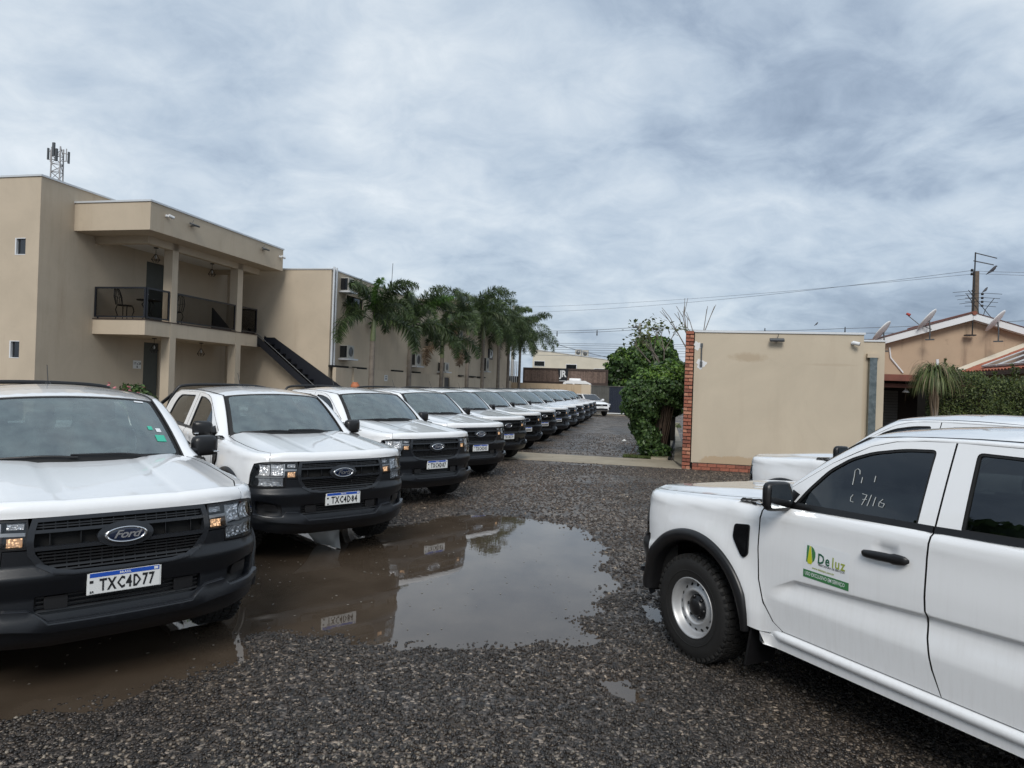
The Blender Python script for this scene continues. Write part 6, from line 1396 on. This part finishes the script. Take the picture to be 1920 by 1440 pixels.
WPo = site('wooden_pole', 11.65, 30, 'thick weathered wooden utility pole rising behind the peach gable', 'pole'); M['pole_wood'] = simple('weathered_pole_wood', (.13, .10, .075), .9, var=.3, scale=9, bump=.5)
P('pole', 'pole_wood', WPo, lambda q: q.tube([(.02, 0, 0), (0, 0, 6.98)], [.17, .105], 12))
for z in (6.1, 5.95, 5.80, 5.65): P('insulator', 'iron', WPo, lambda q: q.lathe([(.001, z-.04), (.04, z-.04), (.05, z), (.04, z+.04), (.001, z+.04)], 10, 'z', c=(.22, -.05, 0)))
for z in (7.02, 6.88): P('insulator', 'iron', WPo, lambda q: q.lathe([(.001, z-.05), (.05, z-.05), (.055, z), (.04, z+.05), (.001, z+.05)], 10, 'z', c=(-.16, -.05, 0)))
AM = site('antenna_mast', 9.93, 25.72, 'thin dark mast with two level bars at the top, on the peak of the gable', 'antenna')
P('mast', 'iron', AM, lambda q: q.tube([(0, 0, 4.15), (.02, 0, 6.90)], .022, 8)); P('foot', 'iron', AM, lambda q: q.box(-.18, .12, -.02, .2, 4.13, 4.17))
P('boom', 'lamp_dark', AM, lambda q: q.tube([(.02, 0, 6.88), (.66, 0, 6.70)], .018, 6)); P('boom', 'lamp_dark', AM, lambda q: q.tube([(-.03, 0, 6.62), (.57, 0, 6.48)], .018, 6))
for k, z in enumerate((5.62, 5.50, 5.38, 5.24)):
    P('element', 'iron', AM, lambda q: q.tube([(-.02, 0, z), (-.62+.07*k, 0, z-.06)], .007, 4)); P('clamp', 'iron', AM, lambda q: q.box(-.05, .04, -.03, .03, z-.03, z+.03))
YA = site('tv_antenna', 10.9, 27.5, 'many armed television antenna right of the wooden pole', 'antenna')
P('mast', 'iron', YA, lambda q: (q.tube([(0, 0, 4.4), (-.12, 0, 5.2), (-.50, 0, 5.75)], .014, 5), q.tube([(-.1, 0, 4.35), (.10, 0, 5.2), (.38, 0, 5.62)], .012, 5), q.tube([(-.45, 0, 5.90), (.75, 0, 4.35)], .012, 5)))
for k, z in enumerate((5.78, 5.62, 5.48, 5.33)): P('element', 'iron', YA, lambda q: q.tube([(-.55, 0, z), (.1, .05, z+.02), (.62-.06*k, 0, z-.02)], .008, 4))
def bird(u, v, z, label, rz=0, s=1.0, fly=False):
    r = site('bird', u, v, label, 'bird', z=z); r.rotation_euler[2] += rz; r.scale = (s, s, s)
    P('body', simple('grey_feathers', (.07, .07, .08), .8), r, lambda q: (q.tube([(-.16, 0, -.10), (-.10, 0, -.05), (0, 0, .02), (.06, 0, .09), (.085, 0, .13), (.11, 0, .14), (.14, 0, .135)], [.008, .022, .05, .045, .028, .026, .003], 10)))
    if fly: P('wing', 'iron', r, lambda q: q.add([(0, .03, .03), (-.12, .05, .03), (-.10, .35, .12), (.02, .30, .12)], [(0, 1, 2, 3), (3, 2, 1, 0)])); P('wing', 'iron', r, lambda q: q.add([(0, -.03, .03), (-.12, -.05, .03), (-.10, -.35, .12), (.02, -.30, .12)], [(0, 1, 2, 3), (3, 2, 1, 0)]))
bird(12.32, 30.3, 7.05, 'grey pigeon on the wire right of the wooden pole top', -.6, 1.25); bird(12.1, 30.3, 6.28, 'pigeon perched on the small bar right of the wooden pole', .4, .9)
bird(-30, 50, 36, 'tiny bird flying high at the top left of the sky', .4, 1.3, True); bird(8.9, 45, 6.3, 'dark bird on the wires above the box building', .4, .9)
def pole(u, v, h, label, arm=1.6, rz=0, r0=.15):
    r = site('street_pole', u, v, label, 'pole'); r.rotation_euler[2] += rz
    P('shaft', 'concrete_pole', r, lambda q: q.tube([(0, 0, 0), (0, 0, h)], [r0*1.2, r0*.75], 10))
    P('crossarm', 'iron', r, lambda q: q.box(-arm, .1, -.05, .05, h-.42, h-.30) if arm > 0 else q.box(0, -arm, -.05, .05, h-.42, h-.30))
    for k in (0.1, .55, .95): P('insulator', 'iron', r, lambda q: q.lathe([(.001, 0), (.06, 0), (.05, .12), (.03, .18), (.001, .18)], 8, 'z', c=(-arm*k, 0, h-.30)))
    return r
M['concrete_pole'] = simple('pale_concrete', (.42, .41, .39), .8, var=.1)
pole(-2.24, 62, 7.85, 'pale concrete street pole above the trees at the centre', .65); 
r = site('street_pole', -13.6, 60, 'street pole with a timber crossarm behind the last palm', 'pole'); P('shaft', 'concrete_pole', r, lambda q: q.tube([(.4, 0, 0), (.4, 0, 9.1)], [.18, .12], 10)); P('crossarm', 'iron', r, lambda q: q.tube([(.2, 0, 9.0), (2.0, 0, 8.55)], .06, 6)); P('brace', 'iron', r, lambda q: q.tube([(.4, 0, 8.3), (1.3, 0, 8.73)], .03, 5))
for x in (.8, 1.8): P('insulator', 'iron', r, lambda q: q.lathe([(.001, 0), (.09, 0), (.07, .18), (.001, .25)], 8, 'z', c=(x, 0, 8.98-.25*(x-.2)/.9*.9)))
M['wire'] = simple('power_cable', (.16, .175, .20), .6)  # pale blue grey: distance haze is put into the cable colour
def wire(a, b, sag, r, label, n=22):
    A_, B_ = W(*a), W(*b); q = MB(); q.tube([tuple(A_.lerp(B_, t)-Vector((0, 0, sag*4*t*(1-t)))) for t in np.linspace(0, 1, n)], r, 4, cap=False)
    o = q.build('power_line', 'wire'); tag(o, label, 'wire', 'overhead lines beyond the yard')
wire((-14, 62, 7.05), (-2.3, 62, 7.52), .18, .022, 'upper cable running left from the centre street pole'); wire((-14, 62, 6.85), (-2.3, 62, 7.30), .15, .020, 'second cable running left from the centre street pole')
wire((-2.3, 62, 7.5), (14, 62, 7.62), .25, .022, 'cable from the centre street pole across above the box building'); wire((14, 62, 7.62), (45, 62, 10.2), .3, .022, 'cable continuing right from above the box building')
for k, (z0, z1) in enumerate(((6.12, 6.15), (5.98, 5.95), (5.72, 5.78), (5.62, 5.52), (5.30, 5.35), (4.95, 5.08))): wire((-20, 63, z0), (3.5, 63, z1), .12, .017, 'thin cable %s over the pale building, centre of the photo' % ('highest', 'second highest', 'third highest', 'fourth highest', 'fifth highest', 'lowest')[k] + ' of six')
for k, (z0, z1, rr) in enumerate(((7.45, 8.4, .026), (7.10, 7.55, .030), (6.95, 7.35, .022), (6.55, 7.0, .018), (6.30, 6.75, .018), (6.0, 6.35, .018))): wire((3.5, 61, z0-.35), (44, 61, z1), .35, rr, 'cable %s behind the gable house roof' % ('highest', 'second highest', 'third highest', 'fourth highest', 'fifth highest', 'lowest')[k] + ' of six')
wire((-18, 60, 8.45), (11.5, 30, 7.02), .55, .008, 'thin high cable rising to the top of the wooden pole'); wire((-18, 60, 8.9), (11.5, 30, 6.88), .40, .007, 'thinner high cable just below the top of the wooden pole')
wire((11.65, 30, 7.0), (22, 30, 7.1), .15, .007, 'upper thin cable leaving the wooden pole to the right'); wire((11.65, 30, 6.9), (22, 30, 6.85), .12, .007, 'lower thin cable leaving the wooden pole to the right'); wire((-11.5, 62, 6.4), (-5, 66, 4.9), .1, .025, 'slanting cable dropping to the pale roof from the last palm')
for u_, z_ in ((-9.6, 6.98), (-6.0, 7.12), (8.2, 7.52), (14.5, 7.72)):
    r = site('cable_spacer', u_, 62, {-9.6: 'cable spacer right of the last palm', -6.0: 'cable spacer midway to the centre pole', 8.2: 'cable spacer above the middle of the box building', 14.5: 'cable spacer above the right end of the box building'}[u_], 'spacer', z=z_-.2); P('spacer', 'iron', r, lambda q: q.tube([(0, 0, -.22), (0, 0, .26)], [.055, .035], 6))
# cell tower behind the left building
CT = site('cell_tower', -72.6, 70, 'steel lattice cell tower above the roof of the left building', 'tower')
M['tower'] = simple('grey_galvanised_steel', (.36, .35, .35), .55, metal=.3)
def lattice(q):
    c = [(-.62, -.35), (.62, -.35), (0, .7)]; 
    for x, y in c: q.tube([(x*1.5, y*1.5, 0), (x, y, 29)], .085, 6)
    for k in range(20, 29):
        for i in range(3):
            (x0, y0), (x1, y1) = c[i], c[(i+1) % 3]; s0 = 1.5-.5*k/29; s1 = 1.5-.5*(k+1)/29
            q.tube([(x0*s0, y0*s0, k), (x1*s1, y1*s1, k+1)] if k % 2 else [(x1*s0, y1*s0, k), (x0*s1, y0*s1, k+1)], .045, 4, cap=False); q.tube([(x0*s0, y0*s0, k), (x1*s0, y1*s0, k)], .04, 4, cap=False)
P('lattice', 'tower', CT, lattice)
for x in (-1.5, 1.5):
    s = 1 if x > 0 else -1
    P('side_antenna', 'lamp_dark', CT, lambda q: q.box(x-.08, x+.08, -.1, .1, 27.6+(-.6 if s > 0 else .0), 29.0+(-.6 if s > 0 else 0))); P('bracket', 'tower', CT, lambda q: (q.tube([(s*.6, 0, 28.6-.3*(s > 0)), (x, 0, 28.6-.5*(s > 0))], .05, 5), q.tube([(s*.6, 0, 27.6-.3*(s > 0)), (x, 0, 27.6-.3*(s > 0))], .05, 5), q.tube([(s*1.15, 0, 27.3), (s*1.15, 0, 28.8)], .06, 5)))
P('panel_antenna', 'lamp_dark', CT, lambda q: (q.box(-.25, .05, -.7, -.5, 27.8, 29.4), q.box(.05, .35, -.6, -.4, 27.2, 28.7)))

# ================================================================== small white pickup by the gate, street car, litter
def small_car(u, v, rz, label, cat='car', name='small_pickup', s=1.0):
    r = site(name, u, v, label, cat); r.rotation_euler[2] += rz; r.scale = (s, s, s)
    st = [(1.95, .42, .78, .62), (1.80, .36, .95, .80), (1.45, .34, 1.03, .84), (.95, .33, 1.08, .86), (.75, .33, 1.10, .86), (-.2, .33, 1.12, .87), (-1.2, .33, 1.14, .87), (-2.2, .34, 1.12, .86), (-2.5, .45, 1.10, .80)]
    q = MB(); k = 12
    for x, zb, zt, w in st:
        for j in range(k):
            a = 2*PI*j/k+PI/k; c, s_ = math.cos(a), math.sin(a); c = math.copysign(abs(c)**.45, c); s_ = math.copysign(abs(s_)**.45, s_); q.v.append((x, w*c, (zb+zt)/2+(zt-zb)/2*s_))
    n_ = len(st)
    for i in range(n_-1):
        for j in range(k): q.f.append((i*k+j, (i+1)*k+j, (i+1)*k+(j+1) % k, i*k+(j+1) % k))
    q.f += [tuple(range(k)), tuple(range(n_*k-1, (n_-1)*k-1, -1))]; q.mi = [0]*len(q.f); q.sm = [True]*(len(q.f)-2)+[False]*2
    body = q.build('body', 'paint', r)
    P('cab', 'paint', r, lambda q: q.add([(.80, -.72, 1.08), (.80, .72, 1.08), (.05, .56, 1.52), (.05, -.56, 1.52), (-.75, -.56, 1.55), (-.75, .56, 1.55), (-1.15, .70, 1.12), (-1.15, -.70, 1.12)], [(0, 1, 2, 3), (3, 2, 5, 4), (4, 5, 6, 7), (0, 3, 4, 7), (1, 6, 5, 2)]))
    P('windshield', 'pane', r, lambda q: q.add([(.79, -.64, 1.12), (.79, .64, 1.12), (.10, .52, 1.50), (.10, -.52, 1.50)], [(0, 1, 2, 3)], T=Matrix.Translation((.012, 0, .012))))
    for s_ in (-1, 1):
        P('side_window', 'pane', r, lambda q: q.add([(.58, s_*.70, 1.14), (.02, s_*.585, 1.47), (-.70, s_*.59, 1.49), (-.95, s_*.715, 1.16)], [(0, 1, 2, 3) if s_ < 0 else (3, 2, 1, 0)], T=Matrix.Translation((0, s_*.012, 0))))
        P('headlight', 'reflector', r, lambda q: q.box(1.62, 1.90, s_*.50, s_*.78, .80, .90, bev=.03)); P('fog_recess', 'black', r, lambda q: q.box(1.75, 1.95, s_*.55, s_*.80, .48, .66, bev=.03)); P('side_mirror', 'paint', r, lambda q: q.box(.5, .62, s_*.82, s_*1.0, 1.08, 1.22, bev=.03))
        for x in (1.25, -1.45): w_ = P('wheel', 'rubber', r, lambda q: q.lathe([(.001, -.02), (.26, -.01), (.31, .01), (.315, .17), (.001, .17)], 24, 'y', c=(x, s_*.72 if s_ < 0 else s_*.56, .315))); P('hub_cap', 'steel', w_, lambda q: q.lathe([(.001, 0), (.17, 0), (.18, .01)], 16, 'y', c=(x, s_*.725 if s_ < 0 else s_*.735, .315)))
    P('grille', 'black', r, lambda q: q.box(1.86, 1.965, -.48, .48, .72, .86, bev=.02)); P('lower_grille', 'black', r, lambda q: q.box(1.90, 1.975, -.52, .52, .42, .56, bev=.02)); P('plate', 'plate_white', r, lambda q: q.box(1.97, 1.985, -.2, .2, .575, .70)); P('badge', 'chrome', r, lambda q: q.box(1.96, 1.975, -.1, .1, .76, .82))
    return r
small_car(-5.45, 51.3, -.95, 'small white pickup parked by the grey gate beyond the row', 'car'); small_car(1.55, 63.5, PI, 'white car on the street glimpsed between tree and brick pillar', 'car', 'street_car')
M['rag'] = simple('white_cloth', (.62, .62, .60), .8, var=.12, scale=5)
def rag():
    vs = []; n = 12
    c = [Vector((-2.62, 7.86, .30)), Vector((-2.02, 8.20, .27)), Vector((-1.98, 7.70, -.012)), Vector((-2.15, 7.60, -.012))]
    c = [Vector((-2.46, 8.0, .26)), Vector((-2.0, 8.35, .26)), Vector((-1.94, 8.08, -.013)), Vector((-2.26, 8.32, -.013))]
    for j in range(n+1):
        for i in range(n+1):
            a, b = i/n, j/n; p = (c[0].lerp(c[1], a)).lerp(c[3].lerp(c[2], a), b); p += Vector((.02*math.sin(a*9+b*4), .03*math.sin(a*7)*(1-b), .018*math.sin(a*11+b*5)*(b*(1-b)*4)-.06*math.sin(PI*b)*0)); vs.append(tuple(p))
    q = MB(); q.add(vs, [(j*(n+1)+i, j*(n+1)+i+1, (j+1)*(n+1)+i+1, (j+1)*(n+1)+i) for j in range(n) for i in range(n)], 0, True); o = q.build('torn_cloth', 'rag'); tag(o, 'white torn cloth hanging under the bumper of the TXC4D84 pickup into the puddle', 'cloth')
rag()
for x, y, lb in ((_w(-1.4, 26.4)[0], _w(-1.4, 26.4)[1], 'white scrap of litter on the gravel left of the vine covered tree'),):
    q = MB(); q.add([(-.09, -.05, .02), (.08, -.07, .03), (.10, .06, .02), (0, .02, .10), (-.07, .07, .03)], [(0, 1, 3), (1, 2, 3), (2, 4, 3), (4, 0, 3)]); o = q.build('litter', 'rag'); o.location = (x, y, 0); tag(o, lb, 'litter')

def flecks():
    g_ = np.random.default_rng(8); n = 420; P0 = np.stack([g_.uniform(-5.2, 1.0, n), g_.uniform(3.2, 10.5, n)], 1); k = sdf(PUD, P0[:, 0], P0[:, 1]) < -.05; P0 = P0[k]; n = len(P0)
    p = np.concatenate([P0, np.full((n, 1), WATER+.004)], 1); nn = np.zeros_like(p); nn[:, 2] = 1
    me = leaves('floating_debris', p, nn, .024, simple('pale_debris', (.22, .20, .17), .8, var=.3), 1.6, fold=0, rg=g_, droop=0, jit=.02); tag(link('floating_debris', me), 'small pale flecks floating on the puddle', kind='stuff')
flecks()
